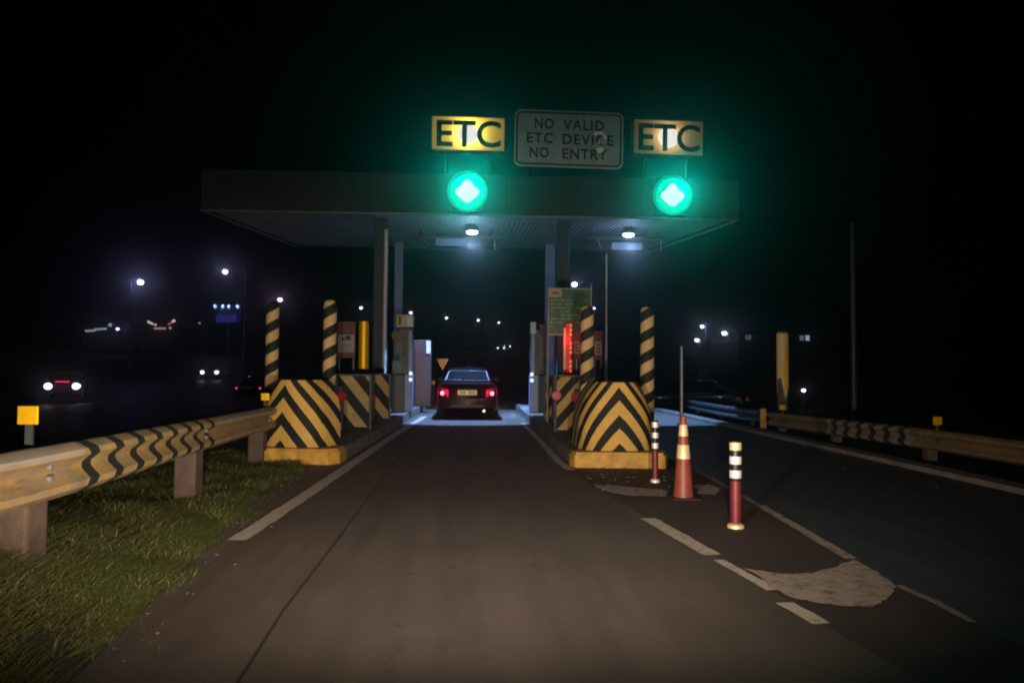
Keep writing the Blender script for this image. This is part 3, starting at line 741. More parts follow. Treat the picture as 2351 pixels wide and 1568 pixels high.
# vertical red light strip
cx, hw, zt, zb = board(1294, 742, 1311, 856, 16.2)
t = root('warning_strip', (cx, 16.2, .2), 'vertical glowing red light strip below the green board', 'light sign')
zt -= .2; zb -= .2
link('housing', BX((-hw, 0, 0), (hw, .08, zt), .01), M_dsteel, t)
link('side_reflector', BX((-hw - .002, -.02, zb), (-hw + .05, -.001, zt - .1), .004), mat('cream_edge', (.75, .55, .35), .5), t)
bm = bmesh.new(); n = 11
link('red_panel', BX((-hw + .055, -.03, zb), (hw, -.001, zt), .006), emit('red_panel_lit', (.35, .0, .01), .8), t)
bm = bmesh.new()
for k in range(n):
    z = zb + (zt - zb) * (k + .5) / n
    if k == 3 or k == 7: continue
    ball(bm, ((hw + .055) / 2, -.035, z), .03, .012, .04, 10)
link('led_rows', bm, emit('red_led', (.85, .16, .05), .8), t, True)
light('strip_glow', 'POINT', (cx, 15.95, 2.0), 5, (1, .05, .03), t, size=.1)
# red and white notices
def notice(px0, py0, px1, py1, Y, label, picto=True):
    cx, hw, zt, zb = board(px0, py0, px1, py1, Y); t = root('notice_board', (cx, Y, .2), label, 'sign', 'red and white notices on the islands'); zt -= .2; zb -= .2
    H = zt - zb
    link('board', BX((-hw, 0, zb), (hw, .03, zt), .004), mat('notice_red', (.13, .03, .035), .6, var=.35), t)
    link('white_field', BX((-hw + .02, -.008, zb + H * .16), (hw - .02, -.001, zt - H * .36), .0), mat('notice_white', (.32, .30, .31), .6, var=.3), t)
    bm = bmesh.new()
    if picto:
        z = zt - H * .45; s = hw * .5
        box(bm, (-s * .2, -.014, z - .05), (s, -.009, z + .045)); box(bm, (-s, -.014, z - .05), (-s * .35, -.009, z + .01)); 
        for k in range(3):
            zz = zb + H * (.22 + .07 * k); box(bm, (-s, -.014, zz), (s * 1.1, -.009, zz + .012))
    else:
        for k in range(3):
            zz = zb + H * (.25 + .12 * k); box(bm, (-hw * .5, -.014, zz), (hw * .5, -.009, zz + .03))
    link('pictogram', bm, M_sdark, t)
    for s in (-.8, .8): link('leg', BX((hw * s - .02, .035, 0), (hw * s + .02, .07, zt - .05)), M_dsteel, t)
notice(775, 738, 815, 822, 16.4, 'red and white notice with a dark truck symbol behind the left striped pole')
notice(1364, 760, 1383, 826, 16.8, 'small red and white notice right of the striped pole by the green board', False)
notice(1316, 762, 1333, 822, 16.4, 'dim red and grey notice between red strip and striped pole', False)
# yellow strip
cx, hw, zt, zb = board(824, 738, 846, 848, 17.2)
t = root('yellow_marker', (cx, 17.2, .2), 'tall bright yellow marker panel left of the left column', 'marker')
bm = bmesh.new(); n = 10
for k in range(n):
    a0 = math.pi * k / n; a1 = math.pi * (k + 1) / n
    vs = [bm.verts.new((-hw * math.cos(a), -hw * math.sin(a), z)) for a, z in ((a0, zb - .2), (a1, zb - .2), (a1, zt - .2), (a0, zt - .2))]; bm.faces.new(vs)
bmesh.ops.remove_doubles(bm, verts=bm.verts, dist=1e-4)
link('curved_panel', bm, M_yfilm, t, True); link('stem', TB((0, .03, 0), (0, .03, zt - .2), .03, n=8), M_dsteel, t)
# thin bright pole on right island, small grey post, poles on the far right
def thin_pole(px, Y, zt, r, m, label, z0=.0, cat='pole'):
    p = atY(px, 800, Y); bm = bmesh.new(); tube(bm, (0, 0, 0), (0, 0, zt - z0), r, r * .8, 12); tube(bm, (0, 0, 0), (0, 0, .12), r * 2, n=12)
    return props(link('thin_pole', bm, m, None, True, (p.x, Y, z0)), label, cat)
thin_pole(1392, 19.6, atY(1392, 585, 19.6).z, .032, M_white, 'thin pale pole rising to the roof right of the green board', .2)
thin_pole(1565, 17.5, atY(1565, 795, 17.5).z, .05, M_steel, 'short grey post at the far edge of the right lane')
thin_pole(1960, 21, 5.6, .09, M_dsteel, 'dark tall pole behind the right guardrail', -.5)
# give-way sign
p = atY(1016, 836, 42); t = root('give_way_sign', (p.x, 42, 0), 'small orange downward triangle sign past the toll machines', 'sign')
M_or = mat('orange_film', (.95, .36, .14), .36, .8, var=.1); M_orp = mat('pale_orange_border', (.98, .62, .42), .36, .8)
s = .34; T = [(-s, .29), (s, .29), (0, -.33)]
link('border', plate([(x, z + p.z) for x, z in T], 0, .02), M_orp, t); link('face', plate([(x * .74, z * .74 + p.z + .012) for x, z in T], -.01, -.001), M_or, t)
link('post', TB((0, .05, 0), (0, .05, p.z + .2), .03, n=8), M_dsteel, t)
reflector(995, 878, 34, .09, M_yfilm, 'tiny yellow reflector below the orange triangle sign', grp='yellow reflectors')
p = atY(995, 878, 34); props(link('reflector_post', BX((-.04, 0, 0), (.04, .08, p.z + .1)), M_dsteel, None, loc=(p.x, 34.04, 0)), 'dark stub post behind the tiny yellow reflector', 'post')

# ------------------------------------------------------------------ guardrails
M_railY = mat('rail_dirty_yellow', (.42, .28, .10), .5, .15, var=.4, scale=5, col2=(.24, .20, .16), stretch=(1, 1, 1))
def rail_tint(m):
    N, L = nt(m); B = N['Principled BSDF']; lk = B.inputs['Base Color'].links[0].from_socket
    uv = N.new('ShaderNodeUVMap'); sp = N.new('ShaderNodeSeparateXYZ'); L.new(uv.outputs[0], sp.inputs[0])
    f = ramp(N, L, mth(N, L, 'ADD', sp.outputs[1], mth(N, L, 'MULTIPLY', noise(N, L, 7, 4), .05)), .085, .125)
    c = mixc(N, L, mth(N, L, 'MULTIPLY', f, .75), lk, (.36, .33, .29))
    st = ramp(N, L, noise(N, L, 1, 5, .7, stretch=(3, 3, 22)), .52, .70)
    c = mixc(N, L, mth(N, L, 'MULTIPLY', st, .6), c, (.12, .07, .03)); L.new(c, B.inputs['Base Color'])
rail_tint(M_railY)
M_chR = stripes('rail_chevrons', .42, .66, 1.15, .0, ca=(.36, .26, .09), dirt=.9, axis=1)
WP = [(0, .155), (.02, .155), (.045, .150), (.095, .112), (.095, .075), (.015, .022), (.0, 0), (.015, -.022), (.095, -.075), (.095, -.112), (.045, -.150), (.02, -.155), (0, -.155)]
def beam(path, side, u0, parent, origin, m, name='beam'):
    """W-profile beam along path [(x,y,ztop)], side=+1 bulges to +x"""
    bm = bmesh.new(); uvl = bm.loops.layers.uv.new('UVMap'); rows = []; u = u0
    for i, p in enumerate(path):
        if i: u += math.dist(path[i - 1][:2], p[:2])
        rows.append(([bm.verts.new((p[0] + side * a - origin[0], p[1] - origin[1], p[2] - .155 + b - origin[2])) for a, b in WP], u))
    for (r0, a0), (r1, a1) in zip(rows, rows[1:]):
        for k in range(len(WP) - 1):
            f = bm.faces.new((r0[k], r1[k], r1[k + 1], r0[k + 1]))
            for l, (uu, kk) in zip(f.loops, ((a0, k), (a1, k), (a1, k + 1), (a0, k + 1))): l[uvl].uv = (uu, WP[kk][1])
    bmesh.ops.recalc_face_normals(bm, faces=bm.faces)
    bmesh.ops.solidify(bm, geom=bm.faces[:], thickness=.004)
    return link(name, bm, m, parent, True), u
def lerp_path(pts, n=24):
    L_ = [0]
    for a, b in zip(pts, pts[1:]): L_.append(L_[-1] + math.dist(a, b))
    out = []
    for k in range(n + 1):
        s_ = L_[-1] * k / n
        for i in range(len(pts) - 1):
            if s_ <= L_[i + 1] + 1e-9:
                t_ = (s_ - L_[i]) / (L_[i + 1] - L_[i]); out.append(tuple(pts[i][j] + (pts[i + 1][j] - pts[i][j]) * t_ for j in range(3))); break
    return out
def V3(p): return (p.x, p.y, p.z)
def railpt(px, pyt, Y): return V3(atY(px, pyt, Y))
def cut(path, y0, y1):
    def at(y):
        for a, b in zip(path, path[1:]):
            if a[1] <= y <= b[1]:
                t_ = (y - a[1]) / (b[1] - a[1]); return tuple(a[j] + (b[j] - a[j]) * t_ for j in range(3))
        return path[0] if y < path[0][1] else path[-1]
    return [at(y0)] + [p for p in path if y0 + .01 < p[1] < y1 - .01] + [at(y1)]
pathL = lerp_path([(-2.35, 1.5, .98), railpt(0, 1040, 4.05), railpt(165, 1012, 4.75), railpt(480, 958, 8.0), railpt(636, 931, 11.6)], 60)
gr_ = root('guardrail', (-2.6, 6, 0), 'left yellow guardrail with black chevrons running to the striped barrier', 'guardrail')
o = (-2.6, 6, 0); u = 0
y1, y2 = 4.72, 8.05
_, u = beam(cut(pathL, 1.5, y1), 1, 0, gr_, o, M_railY)
_, u = beam(cut(pathL, y1, y2), 1, .1, gr_, o, M_chR, 'chevron_beam')
_, u = beam(cut(pathL, y2, 11.6), 1, 0, gr_, o, M_railY)
M_post = mat('rail_post_brown', (.10, .07, .052), .85, var=.4, bump=.5)
def railpost(path, y, parent, o, wd, side, zb):
    p = cut(path, y, y + .05)[0]
    xa = p[0] - side * .02; xb = xa - side * wd
    for dz in (-.12, -.19):
        bm = bmesh.new(); tube(bm, (p[0] + side * .03 - o[0], y - o[1], p[2] + dz - o[2]), (p[0] + side * .055 - o[0], y - o[1], p[2] + dz - o[2]), .022, n=10); link('bolt', bm, M_steel, parent, True)
    link('post', BX((min(xa, xb) - o[0], y - wd / 2 - o[1], zb - o[2]), (max(xa, xb) - o[0], y + wd / 2 - o[1], p[2] - .07 - o[2]), .02), M_post, parent)
for (y, zb) in ((4.45, .1), (7.75, -.15), (10.9, -.15), (2.0, .1)): railpost(pathL, y, gr_, o, .21, 1, zb)
def delineator(px, py, Y, s, label, zrail):
    p = atY(px, py, Y); t = root('delineator', (p.x, Y, p.z), label, 'reflector', 'yellow square reflectors on the guardrails')
    link('plate', BX((-s, -.012, -s * .92), (s, 0, s * .92), .004), M_yfilm, t)
    link('bracket', BX((-.02, .002, zrail - p.z - .1), (.02, .02, s * .5)), M_dsteel, t)
delineator(66, 953, 4.42, .056, 'large near yellow square reflector on the left guardrail', .9)
delineator(609, 911, 11.1, .056, 'small yellow square reflector where the left guardrail meets the barrier', .8)
# right side
pr = lambda px, py, Y: railpt(px, py, Y)
pA, pB = pr(2700, 1055, 7.4), pr(2351, 1012, 9.3)
pE = tuple(pA[i] + (pA[i] - pB[i]) * 3.4 for i in range(2)) + (pA[2],)
pathR1 = lerp_path([pE, pr(2700, 1055, 7.4), pr(2351, 1012, 9.3), pr(2120, 983, 11.4), pr(1920, 962, 14.0), pr(1768, 946, 17.0)], 50)
gR = root('guardrail', (6.9, 12, 0), 'right dim guardrail with worn chevrons beyond the right lane', 'guardrail')
oR = (6.9, 12, 0)
M_railD = mat('rail_brown', (.24, .17, .08), .55, .15, var=.4, scale=5)
M_chD = stripes('rail_chevrons_worn', .42, .60, 1.15, .0, ca=(.22, .20, .13), cb=(.015, .018, .018), dirt=.9, axis=1)
_, u = beam(cut(pathR1, 1.1, 11.6), -1, 0, gR, oR, M_railD)
_, u = beam(cut(pathR1, 11.6, 14.2), -1, 0, gR, oR, M_chD, 'chevron_beam')
_, u = beam(cut(pathR1, 14.2, 17.0), -1, 0, gR, oR, M_railD)
for y in (3.0, 5.8, 8.6, 11.4, 14.2, 16.6): railpost(pathR1, y, gR, oR, .16, -1, -.5)
pathR2 = lerp_path([pr(1750, 941, 17.6), pr(1660, 930, 20.5), pr(1580, 917, 25), pr(1512, 906, 32)], 30)
gR2 = root('guardrail', (7, 22, 0), 'far galvanised guardrail glinting blue beside the right lane', 'guardrail')
oR2 = (7, 22, 0)
beam(pathR2, -1, 0, gR2, oR2, mat('dull_galvanised', (.13, .14, .15), .38, .6, var=.5, scale=3))
for y in (18.5, 21, 24, 27, 30): railpost(pathR2, y, gR2, oR2, .12, -1, -.5)
cx, hw, zt, zb = board(1742, 937, 1754, 975, 17.3)
props(link('end_marker', BX((-hw, -.04, -.75), (hw, .04, zt - zb), .01), M_yel, None, loc=(cx, 17.2, zb)), 'upright yellow marker where the two right guardrails meet', 'marker')
cx, hw, zt, zb = board(1499 + 0, 0, 1510, 10, 33)
p = atY(1509, 915, 31); props(link('end_marker', BX((-.09, -.05, -.6), (.09, .05, .35), .01), mat('faded_yellow', (.30, .26, .08), .6), None, loc=(p.x, 31, p.z - .1)), 'faded yellow marker at the far end of the glinting guardrail', 'marker')
delineator(1797, 935, 16.2, .058, 'far yellow square reflector above the right guardrail by the yellow pole', .3)
delineator(2152, 966, 11.0, .066, 'near yellow square reflector above the right guardrail', .4)
# yellow wrapped pole
m = bpy.data.materials.new('wrapped_pole_film'); m.use_nodes = True; N, L = nt(m); B = N['Principled BSDF']
f = ramp(N, L, noise(N, L, 2.2, 3, .6, stretch=(3, 3, .8)), .46, .54)
L.new(mixc(N, L, f, (.80, .68, .40), (.95, .62, .02)), B.inputs['Base Color']); B.inputs['Roughness'].default_value = .5
p = atY(1797, 850, 18.6); zt = atY(1797, 766, 18.6).z
t = root('marked_pole', (p.x, 18.6, -.5), 'thick pole wrapped in torn yellow film behind the right guardrail', 'pole')
link('shaft', TB((0, 0, 0), (0, 0, zt + .5 + .05), .13, .12, 18), mat('old_timber', (.14, .12, .10), .9, var=.4), t)
bm = bmesh.new(); n = 20; zz = [1.35 + .0, 2.0, zt + .5 - .02]
for k in range(n):
    for a_, b_ in ((1.5, zt + .5),):
        va = []
        for kk in (k, k + 1):
            th = 2 * math.pi * kk / n; lo = a_ + .25 * math.sin(th * 2 + 1) + .12 * math.sin(th * 5)
            va.append((.145 * math.cos(th), .145 * math.sin(th), lo, b_))
        vs = [bm.verts.new((va[0][0], va[0][1], va[0][2])), bm.verts.new((va[1][0], va[1][1], va[1][2])), bm.verts.new((va[1][0], va[1][1], b_)), bm.verts.new((va[0][0], va[0][1], b_))]
        bm.faces.new(vs)
bmesh.ops.remove_doubles(bm, verts=bm.verts, dist=1e-4); bmesh.ops.recalc_face_normals(bm, faces=bm.faces)
link('film_wrap', bm, m, t, True)

# ------------------------------------------------------------------ cone and flexible posts
M_orange = mat('cone_orange', (.27, .06, .035), .5, var=.25, scale=12)
M_film = mat('white_reflective_film', (.95, .93, .92), .50, .4, var=.08, scale=30)
M_filmy = mat('cream_reflective_film', (.98, .80, .45), .50, .4, var=.12, scale=30)
M_pink = mat('post_red', (.17, .017, .028), .5, var=.3, scale=12)
p = atZ(1569, 1146); t = root('traffic_cone', (p.x, p.y, .008), 'tall slim orange traffic cone with two pale bands', 'cone')
HC = .87
def rc(z): return .108 - .078 * (z / HC) if z > .0 else .108
link('base', BX((-.15, -.15, 0), (.15, .15, .022), .01), mat('cone_base', (.02, .018, .018), .8), t)
prof = [(rc(z) , z) for z in np.linspace(.02, HC - .06, 12)] + [(.034, HC - .05), (.030, HC - .01), (.012, HC)]
link('cone_body', LT(prof, 28), M_orange, t, True)
for z0, z1, m_ in ((.42, .565, M_filmy), (.655, .775, M_filmy)):
    link('reflective_band', LT([(rc(z0) + .001, z0), (rc(z0) + .003, z0 + .003), (rc(z1) + .003, z1 - .003), (rc(z1) + .001, z1)], 28), m_, t, True)
def flexpost(px, py, H, label, first, mt, r=.042):
    p = atZ(px, py); t = root('flexible_post', (p.x, p.y, .008), label, 'bollard', 'red flexible posts in the gore')
    link('foot', LT([(r * 1.55, 0), (r * 1.5, .025), (r * 1.05, .04)], 20), mt, t, True)
    link('shaft', LT([(r, .03), (r * 1.0, .3), (r * .95, H - .03), (r * .8, H)], 20), M_pink, t, True)
    link('dark_sleeve', LT([(r * 1.0, H * (first[2] - .08)), (r * 1.03, H * (first[2] - .075)), (r * 1.0, H - .02), (r * .82, H + .002)], 20), M_black, t, True)
    for k, f_ in enumerate(first):
        z = H * f_; link('reflective_band', LT([(r * 1.05, z - H * .045), (r * 1.08, z - H * .04), (r * 1.08, z + H * .04), (r * 1.05, z + H * .045)], 20), mt if k == 0 else M_film, t, True)
flexpost(1504, 1108, .74, 'far red flexible post left of the orange cone', (.93, .76, .59), M_film, .038)
flexpost(1689, 1213, .74, 'near red flexible post right of the orange cone', (.94, .78, .62), M_filmy, .047)

# ------------------------------------------------------------------ cars
def loft(secs, closed=True):
    bm = bmesh.new(); rings = [[bm.verts.new(p) for p in s_] for s_ in secs]; n = len(rings[0])
    for a, b in zip(rings, rings[1:]):
        for i in range(n if closed else n - 1): bm.faces.new((a[i], a[(i + 1) % n], b[(i + 1) % n], b[i]))
    bm.faces.new(rings[0][::-1]); bm.faces.new(rings[-1]); bmesh.ops.recalc_face_normals(bm, faces=bm.faces); return bm
def rsec(y, hw, z0, z1, tuck=.06, rb=.12, bulge=.0):
    """car body cross-section: half width, bottom, shoulder height"""
    P = [(-hw + tuck, z0), (hw - tuck, z0), (hw - .01, z0 + rb), (hw, (z0 + z1) / 2 + .05), (hw - .02, z1 - .10), (hw - .075, z1 - .02), (hw - .20, z1), (0, z1 + bulge),
         (-hw + .20, z1), (-hw + .075, z1 - .02), (-hw + .02, z1 - .10), (-hw, (z0 + z1) / 2 + .05), (-hw + .01, z0 + rb)]
    return [(x, y, z) for x, z in P]
def csec(y, hb, ht, zb, zt):
    P = [(-hb, zb), (hb, zb), (hb - (hb - ht) * .55, zb + (zt - zb) * .6), (ht + .02, zt - .06), (ht - .06, zt - .012), (0, zt + .012), (-ht + .06, zt - .012), (-ht - .02, zt - .06), (-hb + (hb - ht) * .55, zb + (zt - zb) * .6)]
    return [(x, y, z) for x, z in P]
M_glassd = mat('dark_window_glass', (.0002, .0013, .0034), .5, var=.1); M_glassd.node_tree.nodes['Principled BSDF'].inputs['Specular IOR Level'].default_value = .012
M_chrome = mat('chrome_trim', (.5, .5, .52), .2, .9, var=.1)
M_rim = mat('wheel_rim', (.30, .31, .33), .35, .7)
def car(name, loc, rz, paint, label, tail, head, cat='car', group=None):
    """origin under the middle of the rear bumper; nose towards +y"""
    t = root(name, loc, label, cat, group, rz); HW = .83
    secs = [rsec(0.02, .70, .34, .86, .08), rsec(.08, .78, .26, .955, .06), rsec(.35, .82, .22, .985, .05, bulge=.012), rsec(.9, HW, .20, .965, .05, bulge=.01), rsec(2.0, HW, .18, .93, .05),
            rsec(3.0, HW, .18, .925, .05), rsec(3.7, .81, .20, .87, .05, bulge=.02), rsec(4.2, .77, .24, .77, .06, bulge=.02), rsec(4.42, .66, .34, .62, .08)]
    link('body', loft(secs), paint, t, True)
    cab = [csec(.52, .70, .56, .95, .985), csec(.98, .72, .545, .94, 1.285), csec(1.25, .72, .55, .92, 1.37), csec(2.1, .73, .56, .91, 1.405), csec(2.6, .73, .55, .91, 1.36), csec(3.4, .72, .52, .9, .935)]
    link('roof', loft(cab), paint, t, True)
    # rear window sits just proud of the sloping tail of the roof shell
    def pane(P, off, nm, m_, par=t):
        bm = bmesh.new(); vs = [bm.verts.new(p) for p in P]; f = bm.faces.new(vs); bm.normal_update()
        for v in vs: v.co += f.normal * off
        bmesh.ops.solidify(bm, geom=[f], thickness=.004); return link(nm, bm, m_, par)
    pane([(-.585, .56, 1.02), (.585, .56, 1.02), (.50, .955, 1.265), (-.50, .955, 1.265)], .022, 'rear_window', M_glassd)
    pane([(.565, 3.25, .97), (-.565, 3.25, .97), (-.49, 2.65, 1.375), (.49, 2.65, 1.375)], .022, 'windscreen', M_glassd)
    link('shelf_patch', BX((-.17, .60, 1.03), (.19, .606, 1.10)), mat('shelf_blue', (.008, .020, .045), .6), t) if label.startswith('dark maroon') else None
    W4 = [(-.60, .545, 1.03), (.60, .545, 1.03), (.51, .965, 1.285), (-.51, .965, 1.285)]
    for i in range(4):
        link('edge_highlight', TB(W4[i], W4[(i + 1) % 4], .020, n=8), mat('edge_highlight_metal', (.16, .12, .15), .45, .7), t, True)  # strips added round the rear window to stand for bright roof-edge highlights
    for s_ in (-1, 1):
        P = [(s_ * .715, 1.0, .985), (s_ * .735, 3.1, .965), (s_ * .60, 2.5, 1.33), (s_ * .60, 1.2, 1.33)]
        if s_ < 0: P = P[::-1]
        pane(P, .012, 'side_window', M_glassd)
        tl = link('tail_light', loft([[(s_ * .50, .0, .60), (s_ * .50, .0, .80), (s_ * .70, .03, .84), (s_ * .80, .15, .82), (s_ * .80, .15, .63), (s_ * .68, .02, .60)],
                                       [(s_ * .50, .12, .60), (s_ * .50, .12, .80), (s_ * .70, .12, .84), (s_ * .805, .30, .82), (s_ * .805, .30, .63), (s_ * .68, .12, .60)]]), tail[0], t, True)
        bm = bmesh.new(); ball(bm, (s_ * .665, .0, .70), .055, .025, .06); link('bulb', bm, tail[1], tl, True)
        hl = link('headlight', loft([[(s_ * .45, 4.36, .60), (s_ * .45, 4.36, .72), (s_ * .68, 4.27, .74), (s_ * .75, 4.1, .74), (s_ * .75, 4.1, .62), (s_ * .66, 4.28, .59)],
                                      [(s_ * .45, 4.43, .61), (s_ * .45, 4.43, .71), (s_ * .69, 4.36, .73), (s_ * .785, 4.14, .73), (s_ * .785, 4.14, .63), (s_ * .68, 4.36, .60)]]), head[0], t, True)
        link('mirror', BX((s_ * .84 - .08, 2.85, .98), (s_ * .84 + .08, 2.95, 1.09), .03), paint, t, True)
    link('bumper', loft([rsec(-.06, .68, .30, .56, .05, .08), rsec(-.02, .79, .26, .575, .05, .08), rsec(.30, .835, .26, .575, .05, .08)]), paint, t, True)
    link('lower_grille', BX((-.45, -.068, .33), (.45, -.03, .40), .01), M_black, t)
    link('number_plate', BX((-.26, -.022, .655), (.26, .0, .785), .006), mat('plate_cream', (.98, .86, .42), .5, .35, var=.1), t)
    link('trunk_trim', BX((-.28, -.015, .80), (.28, .01, .82), .006), M_black, t)
    link('antenna', BX((-.015, 1.15, 1.37), (.015, 1.30, 1.45), .01), M_black, t)
    link('exhaust', TB((.45, -.09, .24), (.45, .2, .24), .035, n=12), M_chrome, t, True)
    for s_ in (-1, 1):
        for yy in (.85, 3.55):
            bm = bmesh.new(); prof = [(.20, -.095), (.29, -.10), (.315, -.075), (.318, 0), (.315, .075), (.29, .10), (.20, .095)]
            lathe(bm, prof, 28); bmesh.ops.transform(bm, matrix=Matrix.Translation((s_ * .735, yy, .318)) @ Matrix.Rotation(R(90), 4, 'Y'), verts=bm.verts)
            wh = link('wheel', bm, M_blackr, t, True)
            link('rim', TB((s_ * .84, yy, .318), (s_ * .80, yy, .318), .19, n=20), M_rim, wh, True)
    return t
M_maroon = mat('dark_maroon_paint', (.006, .0016, .0035), .34, .0, var=.1, coat=.12); M_maroon.node_tree.nodes['Principled BSDF'].inputs['Specular IOR Level'].default_value = .16
M_carblk = mat('black_car_paint', (.012, .012, .014), .25, .2, var=.1, coat=.8)
M_tailon = emit('tail_lens_lit', (.40, .004, .03), .9); M_tailb = emit('tail_bulb', (1.0, .45, .62), 1.6)
M_tailoff = mat('tail_lens_dark', (.10, .005, .008), .3); M_headoff = mat('head_lens_dark', (.2, .2, .22), .2)
M_headon = emit('head_lens_lit', (.86, .84, 1.0), 9)
pc_ = atZ(1072, 964)
c0 = car('car', (pc_.x, 20.35, .0), 0, M_maroon, 'dark maroon sedan seen from behind, stopped at the toll gate with its tail lights on', (M_tailon, M_tailb), (M_headoff,))
for s_ in (-1, 1):
    light('tail_glow', 'POINT', (pc_.x + s_ * .665, 20.2, .70), 3.0, (1, .03, .12), c0, size=.04)
    light('own_headlamp', 'SPOT', (pc_.x + s_ * .6, 24.85, .66), 120, (1, .92, .85), c0, target=(pc_.x + s_ * .6, 40, -.3), size=.05, angle=R(70), blend=.8)
bm = bmesh.new()
for (x0_, x1_) in ((-.18, -.12), (-.10, -.05), (.03, .07), (.09, .13), (.15, .19)): box(bm, (x0_, -.027, .69), (x1_, -.0225, .75))
link('faded_characters', bm, mat('faded_ink', (.35, .28, .14), .6), c0)
M_rglow = emit('reflection_white', (.8, .8, 1), .0)
# oncoming cars on the highway; flipped so the nose faces the viewer
def oncoming(px, py, Y, label, paint, en, dz=.66, spd=0):
    p = atY(px, py, Y)
    t = car('car', (p.x - 4.4 * math.sin(spd), Y + 4.4 * math.cos(spd), p.z - dz), R(180) + spd, paint, label, (M_tailoff, M_tailoff), (M_headon,), group='distant cars with headlights on')
    for s_ in (-1, 1):
        q = Matrix.Rotation(R(180) + spd, 4, 'Z') @ Vector((s_ * .62, 4.5, .66)); q = q + t.location
        l = light('headlamp', 'SPOT', q, en, (.72, .70, 1.0), None, target=(q.x * .45, q.y - 40, q.z - .9), size=.06, angle=R(100), blend=.9)
        bm = bmesh.new(); ball(bm, (s_ * .62, 4.47, .67), .19, .10, .17); link('headlight_bulb', bm, emit('bulb_on', (.88, .82, 1.0), 3), t, True)
        mw = l.matrix_world.copy(); l.parent = t; l.matrix_parent_inverse = (Matrix.Translation(t.location) @ Matrix.Rotation(R(180) + spd, 4, 'Z')).inverted()
    return t, p
o1, p1 = oncoming(143, 887, 40, 'oncoming car with glaring white headlights and a red marker light, farthest left', M_carblk, 14, spd=R(22))
bm = bmesh.new(); box(bm, (-.30, 4.30, .86), (.30, 4.40, .93), .02); link('red_marker_light', bm, emit('red_marker', (.9, .02, .10), 1.3), o1)
o2, p2 = oncoming(481, 855, 72, 'oncoming car with two round headlights between far left car and left pole', M_carblk, 22, spd=R(14))
o3, p3 = oncoming(1073, 808, 140, 'tiny far car with bluish headlights above the stopped sedan', M_carblk, 40)
o4, p4 = oncoming(1150, 799, 150, 'far car with pale headlights, left one of a close pair', M_carblk, 20)
o5, p5 = oncoming(1164, 795, 156, 'far car with pale headlights, right one of a close pair', M_carblk, 20)

# parked dark vehicle behind the far guardrail, and a car driving away on the highway
p = atY(1668, 880, 27); pk = car('car', (p.x + 1.0, 27.6, -.42), R(62), M_carblk, 'unlit dark vehicle parked behind the glinting guardrail', (M_tailoff, M_tailoff), (M_headoff,))
p = atY(597, 891, 44); dr = car('car', (p.x - .66, 44, p.z - .7), 0, M_carblk, 'far car driving away, red tail lights just left of the leftmost striped pole', (M_tailoff, M_tailb if False else emit('far_tail', (.9, .05, .12), 1.5)), (M_headoff,))
zz_ = h(-20, 30) + .06
def hw_patch(P): blotch('highway_patch', [atZ(a, b, -.55)[:2] for a, b in P], mat('highway_pale', (.6, .62, .66), .6), h(-22, 30) + .05)  # pale flat patches laid on the highway surface
hw_patch([(150, 934), (186, 925), (211, 923), (213, 946), (186, 949), (150, 940)])
hw_patch([(228, 946), (256, 926), (296, 926), (292, 941), (262, 946)])
hw_patch([(0, 943), (60, 939), (60, 943), (0, 948)])

# ------------------------------------------------------------------ street lamps
def street_lamp(px, py, Y, label, size, col=(.86, .84, 1.0), glow=0, gcol=(.35, .35, 1.0), side=1, st=6, arm=1.4):
    p = atY(px, py, Y); gz = h(p.x + side * arm, Y)
    t = root('street_lamp', (p.x + side * arm, Y, gz - .1), label, 'street lamp', 'street lamps around the plaza')
    H = p.z - gz + .1
    link('pole', TB((0, 0, 0), (0, 0, H + .15), .09, .05, 10), M_steel, t, True)
    bm = bmesh.new(); tube(bm, (0, 0, H + .12), (-side * arm, 0, H + .22), .035, n=8); link('arm', bm, M_steel, t)
    hd = link('lamp_head', BX((-side * arm - .3, -.16, H + .12), (-side * arm + .3, .16, H + .26), .04), M_dsteel, t)
    bm = bmesh.new(); size *= .76; ball(bm, (-side * arm, 0, H), size, size, size * .9); link('lens', bm, emit('street_lens_%d_%d' % (int(col[0] * 100), int(col[2] * 100)), col, st), t, True)
    if glow: light('lamp_glow', 'POINT', (p.x, Y - .5, p.z), glow * .035, gcol, t, size=.3)
    return t
street_lamp(323, 648, 75, 'street lamp with bright glow above the far left car, tallest on the left', .40, glow=1700, side=-1, arm=.9)
street_lamp(517, 624, 67, 'street lamp above the billboard, left of the roof end', .30, glow=700, side=1, arm=1.7)
street_lamp(643, 688, 85, 'street lamp just above the leftmost striped pole', .32, col=(.95, .80, .95), glow=500, gcol=(.7, .3, .9), side=-1)
street_lamp(829, 707, 100, 'small street lamp above the yellow marker panel', .24, side=1)
street_lamp(943, 718, 106, 'small street lamp right above the box numbered 1', .26, col=(.95, .80, 1.0), side=-1)
street_lamp(1025, 730, 128, 'far street lamp, left of three over the stopped sedan', .27)
street_lamp(1098, 735, 133, 'far street lamp, middle of three over the stopped sedan', .28)
street_lamp(1145, 741, 141, 'far street lamp, right of three over the stopped sedan', .26)
street_lamp(1319, 653, 60, 'bright street lamp seen over the top edge of the green board', .30, glow=500)
street_lamp(1364, 708, 90, 'small street lamp right of the green board', .17)
street_lamp(458, 742, 120, 'dim far street lamp between petrol roof and billboard', .22, col=(.30, .36, .40), st=1)
street_lamp(1612, 750, 62, 'tall floodlight left of a pair right of the roof', .20, glow=260, gcol=(.4, .5, 1), arm=.3)
street_lamp(1663, 765, 62, 'wide floodlight right of a pair right of the roof', .26, glow=300, gcol=(.4, .5, 1), arm=.3)
street_lamp(1600, 781, 66, 'lower floodlight under the tall one right of the roof', .24, glow=150, gcol=(.4, .4, 1), arm=.3)
